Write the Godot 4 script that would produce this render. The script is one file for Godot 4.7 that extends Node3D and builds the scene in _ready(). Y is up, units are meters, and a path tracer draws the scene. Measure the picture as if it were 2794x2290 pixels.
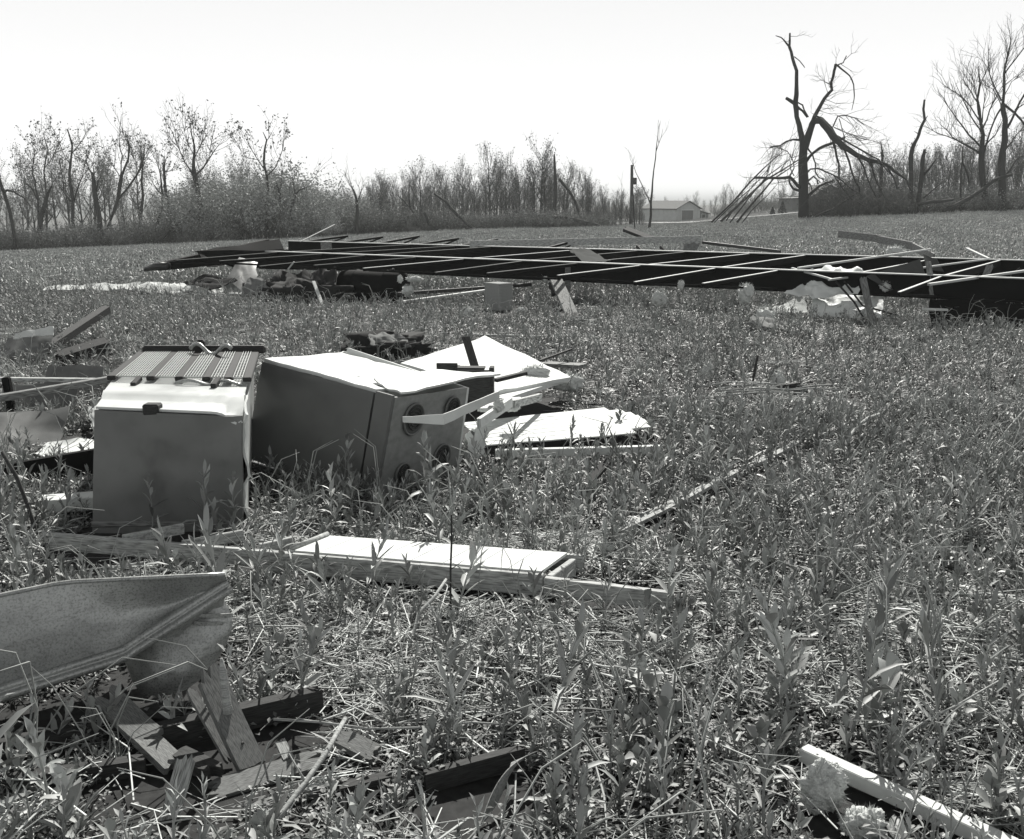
extends Node3D

var R := RandomNumberGenerator.new()
var NZ := FastNoiseLite.new()
var M := {}
var keep: Array = []
var eye := Vector3(0, 1.6, 0)

func _ready():
	R.seed = 7131
	NZ.seed = 5
	NZ.frequency = 1.0
	# ---- camera, sky, sun, exposure
	var cam := Camera3D.new()
	cam.name = "camera"
	cam.position = eye
	cam.rotation_degrees = Vector3(-11.46, 0, 0)
	cam.fov = 42.0
	cam.near = 0.05
	cam.far = 2500.0
	add_child(cam)
	cam.current = true
	var sm := ProceduralSkyMaterial.new()
	sm.sky_top_color = lin(0.03)
	sm.sky_horizon_color = Color(1.0, 1.0, 1.0)
	sm.sky_energy_multiplier = 0.91
	sm.sky_curve = 0.5
	sm.ground_horizon_color = lin(0.25)
	sm.ground_bottom_color = lin(0.10)
	sm.sun_angle_max = 1.0
	var sky := Sky.new()
	sky.sky_material = sm
	var env := Environment.new()
	env.background_mode = Environment.BG_SKY
	env.sky = sky
	env.tonemap_mode = Environment.TONE_MAPPER_LINEAR
	env.tonemap_exposure = 1.45
	env.sdfgi_enabled = true
	env.ssao_enabled = true
	env.ssil_enabled = true
	env.fog_enabled = true
	env.fog_density = 0.0005
	env.fog_light_color = lin(0.8)
	var we := WorldEnvironment.new()
	we.name = "environment"
	we.environment = env
	add_child(we)
	var sun := DirectionalLight3D.new()
	sun.name = "sun"
	sun.light_energy = 1.6
	sun.light_angular_distance = 0.5
	sun.light_color = Color(1.0, 0.99, 0.97)
	sun.shadow_enabled = true
	add_child(sun)
	sun.look_at_from_position(Vector3.ZERO, Vector3(-0.12, -0.92, 1.0), Vector3.UP)
	materials()
	ground()
	buildings()
	woods()
	chassis()
	chassis_debris()
	refrigerator()
	stove()
	panels()
	platform()
	tray()
	broken_boards()
	left_debris()
	right_debris()
	plants()

# ---------------------------------------------------------------- helpers
func lin(a: float) -> Color:
	return Color(a * 0.965, a * 1.0, a * 0.98).linear_to_srgb()

func grey(a: float) -> Color:
	return Color(a, a, a).linear_to_srgb()

func vc(a: float) -> Color:
	return Color(a * 0.965, a * 1.0, a * 0.98)

func noise_tex(freq: float, lo: float, hi: float, kind := FastNoiseLite.TYPE_SIMPLEX_SMOOTH, octaves := 4, size := 512, mid := 0.5, sd := 1) -> NoiseTexture2D:
	var n := FastNoiseLite.new()
	n.noise_type = kind
	n.frequency = freq
	n.fractal_octaves = octaves
	n.seed = sd
	var t := NoiseTexture2D.new()
	t.noise = n
	t.seamless = true
	t.width = size
	t.height = size
	var g := Gradient.new()
	g.offsets = PackedFloat32Array([0.0, mid, 1.0])
	g.colors = PackedColorArray([grey(lo), grey((lo + hi) * 0.5), grey(hi)])
	t.color_ramp = g
	return t

func mat(key: String, a: float, rough: float, tex: Texture2D = null, scale := Vector3.ONE, metal := 0.0, relief := 0.0) -> StandardMaterial3D:
	var m := StandardMaterial3D.new()
	m.resource_name = key
	m.albedo_color = lin(a)
	m.roughness = rough
	m.metallic = metal
	m.cull_mode = BaseMaterial3D.CULL_DISABLED
	if tex:
		m.albedo_texture = tex
		m.uv1_triplanar = true
		m.uv1_scale = scale
		if relief > 0.0:
			m.heightmap_enabled = true
			m.heightmap_texture = tex
			m.heightmap_scale = relief
	M[key] = m
	return m

func materials():
	var grime := noise_tex(0.012, 0.55, 1.0, FastNoiseLite.TYPE_SIMPLEX_SMOOTH, 5)
	var soft := noise_tex(0.006, 0.82, 1.0, FastNoiseLite.TYPE_SIMPLEX_SMOOTH, 4, 512, 0.4, 9)
	var dirt := noise_tex(0.014, 0.62, 1.0, FastNoiseLite.TYPE_SIMPLEX_SMOOTH, 6, 512, 0.38, 21)
	(dirt.color_ramp as Gradient).colors = PackedColorArray([grey(0.78), grey(0.95), grey(1.0)])
	var stain := noise_tex(0.004, 0.6, 1.0, FastNoiseLite.TYPE_SIMPLEX_SMOOTH, 5, 512, 0.4, 33)
	(stain.color_ramp as Gradient).colors = PackedColorArray([grey(0.6), grey(0.88), grey(1.0)])
	var grain := noise_tex(0.02, 0.35, 1.0, FastNoiseLite.TYPE_SIMPLEX_SMOOTH, 5, 512, 0.5, 3)
	var speck := noise_tex(0.035, 0.45, 1.0, FastNoiseLite.TYPE_SIMPLEX, 5, 512, 0.30, 4)
	(speck.color_ramp as Gradient).offsets = PackedFloat32Array([0.0, 0.30, 0.40])
	(speck.color_ramp as Gradient).colors = PackedColorArray([grey(0.3), grey(0.6), grey(1.0)])
	(grain.color_ramp as Gradient).colors = PackedColorArray([grey(0.12), grey(0.6), grey(1.0)])
	var bark := noise_tex(0.05, 0.3, 1.0, FastNoiseLite.TYPE_SIMPLEX, 5, 512, 0.5, 6)
	var soil := noise_tex(0.03, 0.25, 1.0, FastNoiseLite.TYPE_SIMPLEX, 5, 1024, 0.5, 8)
	var fluff := noise_tex(0.04, 0.5, 1.0, FastNoiseLite.TYPE_SIMPLEX, 5, 512, 0.5, 12)
	mat("soil", 0.03, 0.95, soil, Vector3(0.6, 0.6, 0.6)).uv1_world_triplanar = true
	mat("road", 0.5, 0.9, soft, Vector3(0.3, 0.3, 0.3))
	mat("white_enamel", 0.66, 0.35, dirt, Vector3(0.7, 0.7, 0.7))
	mat("near_end_enamel", 0.18, 0.32, dirt, Vector3(1.1, 0.9, 1.1))  # darker than white_enamel; on the near end panel alone
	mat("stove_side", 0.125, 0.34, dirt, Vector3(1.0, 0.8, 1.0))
	mat("cooktop", 0.26, 0.3, grime, Vector3(3, 3, 3))
	mat("white_paint", 0.62, 0.75, dirt, Vector3(1.3, 1.3, 1.3))
	mat("weathered_white", 0.6, 0.75, grain, Vector3(1.0, 9, 9))
	mat("dark_metal", 0.03, 0.45, soft, Vector3(2, 2, 2), 0.2)
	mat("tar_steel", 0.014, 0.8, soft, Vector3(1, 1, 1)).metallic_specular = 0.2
	mat("pale_metal_and_sun_tone", 0.45, 0.6, dirt, Vector3(1, 3, 3))  # paints sunlight on the frame's top edges; plain pale colour on other pieces
	mat("dim_sun_tone", 0.14, 0.7, dirt, Vector3(1, 3, 3)).metallic_specular = 0.25  # dimmer painted sunlight for top edges on the frame's left part
	mat("grey_steel", 0.16, 0.5, grime, Vector3(1.5, 1.5, 1.5), 0.2)
	mat("galvanised", 0.38, 0.38, speck, Vector3(5, 5, 5), 0.45)
	for k in ["galvanised", "near_end_enamel", "stove_side", "white_enamel"]:
		M[k].detail_enabled = true
		M[k].detail_albedo = stain
		M[k].detail_blend_mode = BaseMaterial3D.BLEND_MODE_MUL
	mat("smoky_sheet", 0.09, 0.9, soft, Vector3(2, 2, 2)).metallic_specular = 0.1
	mat("rusty_sheet", 0.3, 0.7, speck, Vector3(4, 4, 4))
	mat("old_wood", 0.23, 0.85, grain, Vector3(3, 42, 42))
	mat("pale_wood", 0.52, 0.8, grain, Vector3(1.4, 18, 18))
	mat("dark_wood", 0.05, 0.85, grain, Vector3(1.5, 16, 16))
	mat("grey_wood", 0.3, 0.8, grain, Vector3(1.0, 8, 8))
	mat("concrete", 0.45, 0.95, soil, Vector3(2, 2, 2))
	mat("insulation", 0.7, 1.0, fluff, Vector3(6, 6, 6))
	mat("cloth", 0.62, 0.95, soft, Vector3(2, 2, 2))
	mat("thin_sheet", 0.75, 0.6, soft, Vector3(2, 2, 2)).backlight = Color(0.5, 0.5, 0.5)
	mat("grey_cloth", 0.2, 0.95, grime, Vector3(2, 2, 2))
	mat("dark_cloth", 0.025, 0.95, grime, Vector3(2, 2, 2))
	mat("dark_rubber", 0.02, 0.8)
	mat("bark", 0.06, 0.95, bark, Vector3(1.2, 0.5, 1.2))
	mat("grey_bark", 0.10, 0.95, bark, Vector3(1.2, 0.5, 1.2))
	mat("twig", 0.09, 0.95)
	mat("straw", 0.5, 0.75).vertex_color_use_as_albedo = true
	M.straw.albedo_color = Color.WHITE
	for k in ["leaf", "bud"]:
		var m: StandardMaterial3D = mat(k, 1.0, 0.5 if k == "leaf" else 0.8)
		m.albedo_color = Color.WHITE
		m.vertex_color_use_as_albedo = true
		m.backlight = Color(1, 1, 1)
		m.metallic_specular = 0.34
	mat("house_wall", 0.17, 0.9, soft, Vector3(0.4, 0.4, 0.4))
	mat("barn_wall", 0.5, 0.9, soft, Vector3(0.3, 0.3, 0.3))
	mat("roofing", 0.14, 0.9, grime, Vector3(0.5, 0.5, 0.5))
	mat("window_glass", 0.03, 0.1)

func slope(u: float) -> float:
	var us := [-0.47, -0.03, 0.16, 0.26, 0.45]
	var ss := [-0.044, -0.018, -0.0135, -0.0023, 0.006]
	u = clampf(u, -0.47, 0.45)
	for i in 4:
		if u <= us[i + 1]:
			return lerpf(ss[i], ss[i + 1], (u - us[i]) / (us[i + 1] - us[i]))
	return ss[4]

func terrain(x: float, d: float) -> float:
	var t: float = clampf(d - 16.0, 0.0, 330.0)
	var base: float = slope(x / maxf(d, 10.0)) * t * t / (t + 8.0)
	return base + 0.05 * NZ.get_noise_2d(x * 0.25, d * 0.25) * clampf((d - 4.0) / 10.0, 0.0, 1.0) + 0.015 * NZ.get_noise_2d(x * 1.7, d * 1.7 + 50.0)

func W(x: float, h: float, d: float) -> Vector3:
	return Vector3(x, h, -d)

func tool_() -> SurfaceTool:
	var st := SurfaceTool.new()
	st.begin(Mesh.PRIMITIVE_TRIANGLES)
	return st

func tri_out(st: SurfaceTool, a: Vector3, b: Vector3, c: Vector3, mid: Vector3):
	if (b - a).cross(c - a).dot((a + b + c) / 3.0 - mid) > 0.0:
		st.add_vertex(a); st.add_vertex(c); st.add_vertex(b)
	else:
		st.add_vertex(a); st.add_vertex(b); st.add_vertex(c)

func quad_out(st: SurfaceTool, a: Vector3, b: Vector3, c: Vector3, d: Vector3, mid: Vector3):
	tri_out(st, a, b, c, mid)
	tri_out(st, a, c, d, mid)

func corner(xf: Transform3D, h: Vector3, bev: float, s: Vector3, axis: int) -> Vector3:
	var q := Vector3(s.x * (h.x - bev), s.y * (h.y - bev), s.z * (h.z - bev))
	q[axis] = s[axis] * h[axis]
	return xf * q

func add_box(st: SurfaceTool, xf: Transform3D, size: Vector3, bev := 0.004):
	st.set_smooth_group(-1)
	bev = minf(bev, minf(size.x, minf(size.y, size.z)) * 0.3)
	var h := size * 0.5
	var mid := xf.origin
	for a in 3:
		var b := (a + 1) % 3
		var c := (a + 2) % 3
		for s in [-1.0, 1.0]:
			var k: Array = []
			for uv in [[-1, -1], [1, -1], [1, 1], [-1, 1]]:
				var sg := Vector3.ZERO
				sg[a] = s; sg[b] = uv[0]; sg[c] = uv[1]
				k.append(corner(xf, h, bev, sg, a))
			quad_out(st, k[0], k[1], k[2], k[3], mid)
			for s2 in [-1.0, 1.0]:
				var e0 := Vector3.ZERO
				e0[a] = s; e0[b] = s2; e0[c] = -1
				var e1 := e0
				e1[c] = 1
				quad_out(st, corner(xf, h, bev, e0, a), corner(xf, h, bev, e1, a), corner(xf, h, bev, e1, b), corner(xf, h, bev, e0, b), mid)
	for sx in [-1.0, 1.0]:
		for sy in [-1.0, 1.0]:
			for sz in [-1.0, 1.0]:
				var s3 := Vector3(sx, sy, sz)
				tri_out(st, corner(xf, h, bev, s3, 0), corner(xf, h, bev, s3, 1), corner(xf, h, bev, s3, 2), mid)

func frame_of(a: Vector3, b: Vector3, up := Vector3.UP, roll := 0.0) -> Transform3D:
	var x := (b - a).normalized()
	if absf(x.dot(up)) > 0.98:
		up = Vector3(0, 0, 1)
	var z := x.cross(up).normalized()
	var y := z.cross(x).normalized()
	var bs := Basis(x, y, z)
	if roll != 0.0:
		bs = bs.rotated(x, roll)
	return Transform3D(bs, (a + b) * 0.5)

func add_bar(st: SurfaceTool, a: Vector3, b: Vector3, thick: float, wide: float, bev := 0.003, up := Vector3.UP):
	add_box(st, frame_of(a, b, up), Vector3(a.distance_to(b), thick, wide), bev)

func add_tube(st: SurfaceTool, pts: Array, rad: Array, sides := 6, cap := true):
	st.set_smooth_group(0)
	var n := pts.size()
	var rings: Array = []
	var nx := Vector3.ZERO
	for i in n:
		var t: Vector3 = (pts[mini(i + 1, n - 1)] - pts[maxi(i - 1, 0)])
		t = t.normalized() if t.length() > 1e-6 else Vector3.UP
		if i == 0:
			nx = t.cross(Vector3.RIGHT if absf(t.x) < 0.8 else Vector3.FORWARD).normalized()
		else:
			nx = (nx - t * nx.dot(t)).normalized()
		var ny := t.cross(nx)
		var ring: Array = []
		for k in sides:
			var an := TAU * k / sides
			ring.append(pts[i] + (nx * cos(an) + ny * sin(an)) * float(rad[i]))
		rings.append(ring)
	for i in n - 1:
		var mid: Vector3 = (pts[i] + pts[i + 1]) * 0.5
		for k in sides:
			var k2 := (k + 1) % sides
			quad_out(st, rings[i][k], rings[i][k2], rings[i + 1][k2], rings[i + 1][k], mid)
	if cap:
		for e in [0, n - 1]:
			var out: Vector3 = pts[e] - (pts[1] if e == 0 else pts[n - 2])
			for k in range(1, sides - 1):
				tri_out(st, rings[e][0], rings[e][k], rings[e][k + 1], pts[e] - out * 0.5)

# a sheet of some thickness over a grid of points
func add_shell(st: SurfaceTool, g: Array, th: float, smooth := true):
	st.set_smooth_group(0 if smooth else -1)
	var nu := g.size()
	var nv: int = g[0].size()
	var lo: Array = []
	for i in nu:
		var row: Array = []
		for j in nv:
			var du: Vector3 = g[mini(i + 1, nu - 1)][j] - g[maxi(i - 1, 0)][j]
			var dv: Vector3 = g[i][mini(j + 1, nv - 1)] - g[i][maxi(j - 1, 0)]
			row.append(g[i][j] - du.cross(dv).normalized() * th)
		lo.append(row)
	for i in nu - 1:
		for j in nv - 1:
			var mid: Vector3 = (g[i][j] + g[i + 1][j + 1] + lo[i][j] + lo[i + 1][j + 1]) * 0.25
			quad_out(st, g[i][j], g[i + 1][j], g[i + 1][j + 1], g[i][j + 1], mid)
			quad_out(st, lo[i][j], lo[i + 1][j], lo[i + 1][j + 1], lo[i][j + 1], mid)
	st.set_smooth_group(-1)
	for i in nu - 1:
		for j in [0, nv - 1]:
			var inner: int = 1 if j == 0 else nv - 2
			quad_out(st, g[i][j], g[i + 1][j], lo[i + 1][j], lo[i][j], (g[i][inner] + lo[i + 1][inner]) * 0.5)
	for j in nv - 1:
		for i in [0, nu - 1]:
			var inner2: int = 1 if i == 0 else nu - 2
			quad_out(st, g[i][j], g[i][j + 1], lo[i][j + 1], lo[i][j], (g[inner2][j] + lo[inner2][j + 1]) * 0.5)

func grid4(a: Vector3, b: Vector3, c: Vector3, d: Vector3, nu: int, nv: int, amp := 0.0, freq := 3.0, sd := 0.0) -> Array:
	var g: Array = []
	var n := (b - a).cross(d - a).normalized()
	for i in nu + 1:
		var row: Array = []
		for j in nv + 1:
			var u := float(i) / nu
			var v := float(j) / nv
			var p := a.lerp(b, u).lerp(d.lerp(c, u), v)
			if amp > 0.0:
				p += n * amp * (NZ.get_noise_3d(p.x * freq + sd, p.y * freq + sd * 2.0, p.z * freq) + 0.5 * NZ.get_noise_3d(p.x * freq * 2.7 + sd, p.y * freq * 2.7, p.z * freq * 2.7 + 5.0))
				var rag := Vector3(NZ.get_noise_3d(p.x * freq * 2.0, p.y * freq * 2.0 + 40.0, p.z * freq * 2.0), NZ.get_noise_3d(p.x * freq * 2.0 + 40.0, p.y * freq * 2.0, p.z * freq * 2.0), NZ.get_noise_3d(p.x * freq * 2.0, p.y * freq * 2.0, p.z * freq * 2.0 + 40.0))
				p += (rag - n * rag.dot(n)) * amp * 0.9
			row.append(p)
		g.append(row)
	return g

func add_panel(st: SurfaceTool, a: Vector3, b: Vector3, c: Vector3, d: Vector3, th: float, amp := 0.0, freq := 3.0, nu := 1, nv := 1, sd := 0.0):
	add_shell(st, grid4(a, b, c, d, nu, nv, amp, freq, sd), th, nu > 1)

func done(st: SurfaceTool) -> ArrayMesh:
	st.generate_normals()
	return st.commit()

func numbered(called: String) -> String:
	if not has_node(called):
		return called
	var i := 1
	while has_node("%s_%03d" % [called, i]):
		i += 1
	return "%s_%03d" % [called, i]

func tag(o: Node, label: String, category: String, group := "", kind := "") -> Node:
	o.set_meta("label", label)
	if category:
		o.set_meta("category", category)
	if group:
		o.set_meta("group", group)
	if kind:
		o.set_meta("kind", kind)
	return o

func thing(called: String, label: String, category: String, at := Vector3.ZERO, group := "") -> Node3D:
	var o := Node3D.new()
	o.name = numbered(called)
	add_child(o)
	o.position = at
	tag(o, label, category, group)
	return o

func mesh_node(called: String, mesh: Mesh, m: Material, parent: Node, xf := Transform3D()) -> MeshInstance3D:
	var o := MeshInstance3D.new()
	o.name = numbered(called) if parent == self else called
	o.mesh = mesh
	o.material_override = m
	o.transform = xf
	parent.add_child(o, true)
	return o

func part(called: String, st: SurfaceTool, key: String, parent: Node, xf := Transform3D()) -> MeshInstance3D:
	return mesh_node(called, done(st), M[key], parent, xf)

func single(called: String, label: String, category: String, mesh: Mesh, key: String, xf := Transform3D(), group := "") -> MeshInstance3D:
	var o := mesh_node(called, mesh, M[key], self, xf)
	tag(o, label, category, group)
	return o

# a sawn board: x along its length, y thickness, z width; ends splintered by jag
func plank_mesh(ln: float, th: float, wd: float, jag0 := 0.0, jag1 := 0.0, warp := 0.0, sd := 0) -> ArrayMesh:
	var st := tool_()
	if jag0 == 0.0 and jag1 == 0.0 and warp == 0.0:
		add_box(st, Transform3D(), Vector3(ln, th, wd), minf(0.004, th * 0.2))
		return done(st)
	var r := RandomNumberGenerator.new()
	r.seed = 900 + sd
	var nv := 7
	var e0: Array = []
	var e1: Array = []
	for j in nv + 1:
		e0.append(r.randf() * jag0)
		e1.append(r.randf() * jag1)
	var g: Array = []
	var nu := 8
	for i in nu + 1:
		var row: Array = []
		for j in nv + 1:
			var x0: float = -ln * 0.5 + e0[j]
			var x1: float = ln * 0.5 - e1[j]
			var x := lerpf(x0, x1, float(i) / nu)
			var z := (float(j) / nv - 0.5) * wd
			var f := x / ln
			row.append(Vector3(x, th * 0.5 + warp * (f * f * 4.0 - 0.3) + 0.1 * warp * z / wd, z))
		g.append(row)
	var flip: Array = []
	for row in g:
		var rv: Array = row.duplicate()
		rv.reverse()
		flip.append(rv)
	add_shell(st, flip, th, false)
	return done(st)

func board(called: String, label: String, category: String, a: Vector3, b: Vector3, th: float, wd: float, key: String, roll := 0.0, jag := Vector2.ZERO, warp := 0.0, group := "") -> MeshInstance3D:
	var o := single(called, label, category, plank_mesh(a.distance_to(b), th, wd, jag.x, jag.y, warp, int(a.x * 100)), key, frame_of(a, b, Vector3.UP, roll), group)
	return o

func out_of_way(x: float, d: float, hx: float, hd: float, deg := 0.0):
	keep.append([x, d, hx, hd, deg_to_rad(deg)])

func blocked(x: float, d: float) -> bool:
	for k in keep:
		var dx: float = x - k[0]
		var dd: float = d - k[1]
		if absf(dx) > 9.0 or absf(dd) > 9.0:
			continue
		var c := cos(k[4])
		var s := sin(k[4])
		if absf(dx * c + dd * s) < k[2] and absf(-dx * s + dd * c) < k[3]:
			return true
	return false

# a ragged lump of loose stuff
func lump(st: SurfaceTool, at: Vector3, size: Vector3, rough: float, sd: float, nu := 18, nv := 10):
	st.set_smooth_group(0)
	var g: Array = []
	for i in nu + 1:
		var row: Array = []
		var a := TAU * (i % nu) / nu
		for j in nv + 1:
			var b := PI * (float(j) / nv - 0.5)
			var p := Vector3(cos(a) * cos(b), sin(b), sin(a) * cos(b))
			if j == 0: p = Vector3(0, -1, 0)
			if j == nv: p = Vector3(0, 1, 0)
			var k := 0.9 + rough * NZ.get_noise_3d(p.x * 1.3 + sd, p.y * 1.3, p.z * 1.3) + rough * 0.5 * NZ.get_noise_3d(p.x * 3.6 + sd, p.y * 3.6 + 7.0, p.z * 3.6) + rough * 0.3 * NZ.get_noise_3d(p.x * 9.0 + sd, p.y * 9.0 + 7.0, p.z * 9.0)
			row.append(at + p * size * k)
		g.append(row)
	for i in nu:
		for j in nv:
			quad_out(st, g[i][j], g[i + 1][j], g[i + 1][j + 1], g[i][j + 1], at)

func fibres(st: SurfaceTool, size: Vector3, n: int):
	st.set_smooth_group(-1)
	for i in n:
		var u := Vector3(R.randf() - 0.5, R.randf() * 0.9 - 0.2, R.randf() - 0.5).normalized()
		var p := Vector3(0, size.y * 0.8, 0) + u * size * 0.85
		var l := size.length() * R.randf_range(0.10, 0.30)
		var dr := (u + Vector3(R.randf() - 0.5, R.randf() - 0.5, R.randf() - 0.5) * 1.4).normalized()
		var s := dr.cross(Vector3(R.randf() - 0.5, R.randf() - 0.5, R.randf() - 0.5)).normalized() * l * 0.10
		st.add_vertex(p - s)
		st.add_vertex(p + s)
		st.add_vertex(p + dr * l)

# ---------------------------------------------------------------- ground
func ground():
	var st := tool_()
	var xs: Array = []
	var ds: Array = []
	var x := 0.0
	var step := 0.25
	while x < 600.0:
		xs.append(x)
		if x > 0.0:
			xs.push_front(-x)
		x += step
		step = minf(step * 1.07, 40.0)
	var d := -150.0
	while d < 900.0:
		ds.append(d)
		d += clampf(absf(d - 4.0) * 0.07, 0.25, 30.0)
	for i in xs.size() - 1:
		for j in ds.size() - 1:
			var a := W(xs[i], terrain(xs[i], ds[j]), ds[j])
			var b := W(xs[i + 1], terrain(xs[i + 1], ds[j]), ds[j])
			var c := W(xs[i + 1], terrain(xs[i + 1], ds[j + 1]), ds[j + 1])
			var e := W(xs[i], terrain(xs[i], ds[j + 1]), ds[j + 1])
			for v in [a, e, c, a, c, b]:
				st.add_vertex(v)
	var o := part("ground", st, "soil", self)
	tag(o, "weedy field ground rising gently to the right", "ground", "", "structure")
	# country road behind the field
	st = tool_()
	var pts := [[-60.0, 175.0], [0.0, 160.0], [14.0, 148.0], [24.0, 140.0], [36.0, 136.0], [60.0, 133.0], [110.0, 130.0]]
	for i in pts.size() - 1:
		for k in 8:
			var f0 := k / 8.0
			var f1 := (k + 1) / 8.0
			var p0 := Vector2(lerpf(pts[i][0], pts[i + 1][0], f0), lerpf(pts[i][1], pts[i + 1][1], f0))
			var p1 := Vector2(lerpf(pts[i][0], pts[i + 1][0], f1), lerpf(pts[i][1], pts[i + 1][1], f1))
			for e in 2:
				var q0 := e * 3.0
				var q1 := e * 3.0 + 3.0
				var v00 := W(p0.x, terrain(p0.x, p0.y + q0) + 0.16, p0.y + q0)
				var v10 := W(p1.x, terrain(p1.x, p1.y + q0) + 0.16, p1.y + q0)
				var v11 := W(p1.x, terrain(p1.x, p1.y + q1) + 0.16, p1.y + q1)
				var v01 := W(p0.x, terrain(p0.x, p0.y + q1) + 0.16, p0.y + q1)
				for v in [v00, v01, v11, v00, v11, v10]:
					st.add_vertex(v)
	o = part("road", st, "road", self)
	tag(o, "pale country road crossing behind the field", "road", "", "structure")

# ---------------------------------------------------------------- buildings and pole
func gable_house(called: String, label: String, category: String, at: Vector3, turn: float, size: Vector3, rise: float, wall: String, door: bool) -> Node3D:
	var o := thing(called, label, category, at)
	o.rotation.y = turn
	var w := size.x * 0.5
	var l := size.z * 0.5
	var h := size.y
	var st := tool_()
	st.set_smooth_group(-1)
	var mid := Vector3(0, h * 0.5, 0)
	for s in [-1.0, 1.0]:
		quad_out(st, Vector3(s * w, -0.5, -l), Vector3(s * w, -0.5, l), Vector3(s * w, h, l), Vector3(s * w, h, -l), mid)
		quad_out(st, Vector3(-w, -0.5, s * l), Vector3(w, -0.5, s * l), Vector3(w, h, s * l), Vector3(-w, h, s * l), mid)
		tri_out(st, Vector3(-w, h, s * l), Vector3(w, h, s * l), Vector3(0, h + rise, s * l), mid)
	part("wall", st, wall, o)
	for s in [-1.0, 1.0]:
		st = tool_()
		var ov := 0.3
		var k := (w + ov) / w
		add_panel(st, Vector3(s * w * k, h + rise - rise * k + 0.02, -l - ov), Vector3(0, h + rise + 0.02, -l - ov), Vector3(0, h + rise + 0.02, l + ov), Vector3(s * w * k, h + rise - rise * k + 0.02, l + ov), -0.12 * s)
		part("roof", st, "roofing", o)
	if door:
		st = tool_()
		add_box(st, Transform3D(Basis(), Vector3(-0.1 * w, h * 0.42, l + 0.02)), Vector3(w * 0.95, h * 0.9, 0.08))
		part("door", st, "house_wall", o)
		st = tool_()
		for q in [[-0.62, 0.47, 0.1], [0.42, 0.47, 0.1], [-0.1, 0.92, 1.14]]:
			add_box(st, Transform3D(Basis(), Vector3(q[0] * w, h * q[1], l + 0.05)), Vector3(0.14 if q[2] < 1.0 else w * q[2], h * 0.95 if q[2] < 1.0 else 0.14, 0.12))
		part("door_frame", st, "white_paint", o)
	else:
		for q in [[-0.5, 0.55], [0.45, 0.55]]:
			st = tool_()
			add_box(st, Transform3D(Basis(), Vector3(q[0] * w, h * q[1], l + 0.02)), Vector3(0.8, 1.1, 0.08))
			var f := part("window", st, "white_paint", o)
			st = tool_()
			add_box(st, Transform3D(Basis(), Vector3(q[0] * w, h * q[1], l + 0.07)), Vector3(0.64, 0.94, 0.03))
			part("pane", st, "window_glass", f)
	return o

func buildings():
	gable_house("barn", "pale gabled barn with a dark door beyond the road", "barn", W(28.6, -2.75, 200), 0.6, Vector3(5.6, 2.5, 9.0), 1.25, "barn_wall", true)
	gable_house("shed", "low dark shed right of the pale gabled barn", "shed", W(34.0, -2.45, 205), 0.25, Vector3(3.4, 1.2, 3.0), 0.5, "house_wall", false)
	var hs := gable_house("farmhouse", "dark farmhouse with a gabled roof behind the storm-broken tree", "house", W(47.6, -1.15, 172), 0.18, Vector3(5.2, 3.1, 6.0), 1.5, "house_wall", false)
	var st := tool_()
	add_box(st, Transform3D(Basis(), Vector3(-4.1, 1.1, -0.3)), Vector3(3.0, 3.2, 5.0))
	part("wing", st, "house_wall", hs)
	st = tool_()
	add_panel(st, Vector3(-5.8, 2.72, 2.4), Vector3(-2.62, 2.95, 2.4), Vector3(-2.62, 2.95, -3.0), Vector3(-5.8, 2.72, -3.0), 0.12)
	part("wing_roof", st, "roofing", hs)
	st = tool_()
	add_box(st, Transform3D(Basis(), Vector3(1.0, 4.3, -0.6)), Vector3(0.55, 1.3, 0.55))
	part("chimney", st, "house_wall", hs)
	# utility pole
	var g := terrain(15.0, 140)
	var po := thing("utility_pole", "short dark utility pole with a transformer can and no wires", "utility pole", W(15.0, g, 140))
	st = tool_()
	add_tube(st, [Vector3(0, -0.3, 0), Vector3(0.02, 4, 0), Vector3(-0.03, 7.35, 0)], [0.24, 0.21, 0.17], 8)
	part("pole", st, "bark", po)
	st = tool_()
	add_tube(st, [Vector3(0.36, 4.95, 0.05), Vector3(0.36, 5.0, 0.05), Vector3(0.36, 5.75, 0.05), Vector3(0.36, 5.85, 0.05)], [0.2, 0.27, 0.27, 0.1], 10)
	part("transformer", st, "dark_metal", po)
	st = tool_()
	add_bar(st, Vector3(-0.03, 7.15, 0.12), Vector3(0.12, 6.2, 0.2), 0.08, 0.1)
	part("bracket", st, "dark_metal", po)
	for q in [[38.4, 158.0, 1.7, "small dark cone-shaped evergreen beside the farmhouse's left wall"], [37.0, 158.0, 1.0, "tiny round evergreen left of the cone-shaped evergreen"]]:
		var e := thing("evergreen_shrub", q[3], "shrub", W(q[0], terrain(q[0], q[1]), q[1]), "evergreens by the farmhouse")
		st = tool_()
		for i in 260:
			var f := R.randf()
			var a := R.randf() * TAU
			var rad: float = q[2] * 0.42 * (1.0 - f) * sqrt(R.randf())
			var p := Vector3(cos(a) * rad, f * q[2], sin(a) * rad)
			fleck(st, p, 0.16, 0.045)
		part("foliage", st, "bud", e)
		st = tool_()
		add_tube(st, [Vector3(0, -0.1, 0), Vector3(0, q[2] * 0.6, 0)], [0.06, 0.03], 5)
		part("stem", st, "bark", e)

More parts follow.
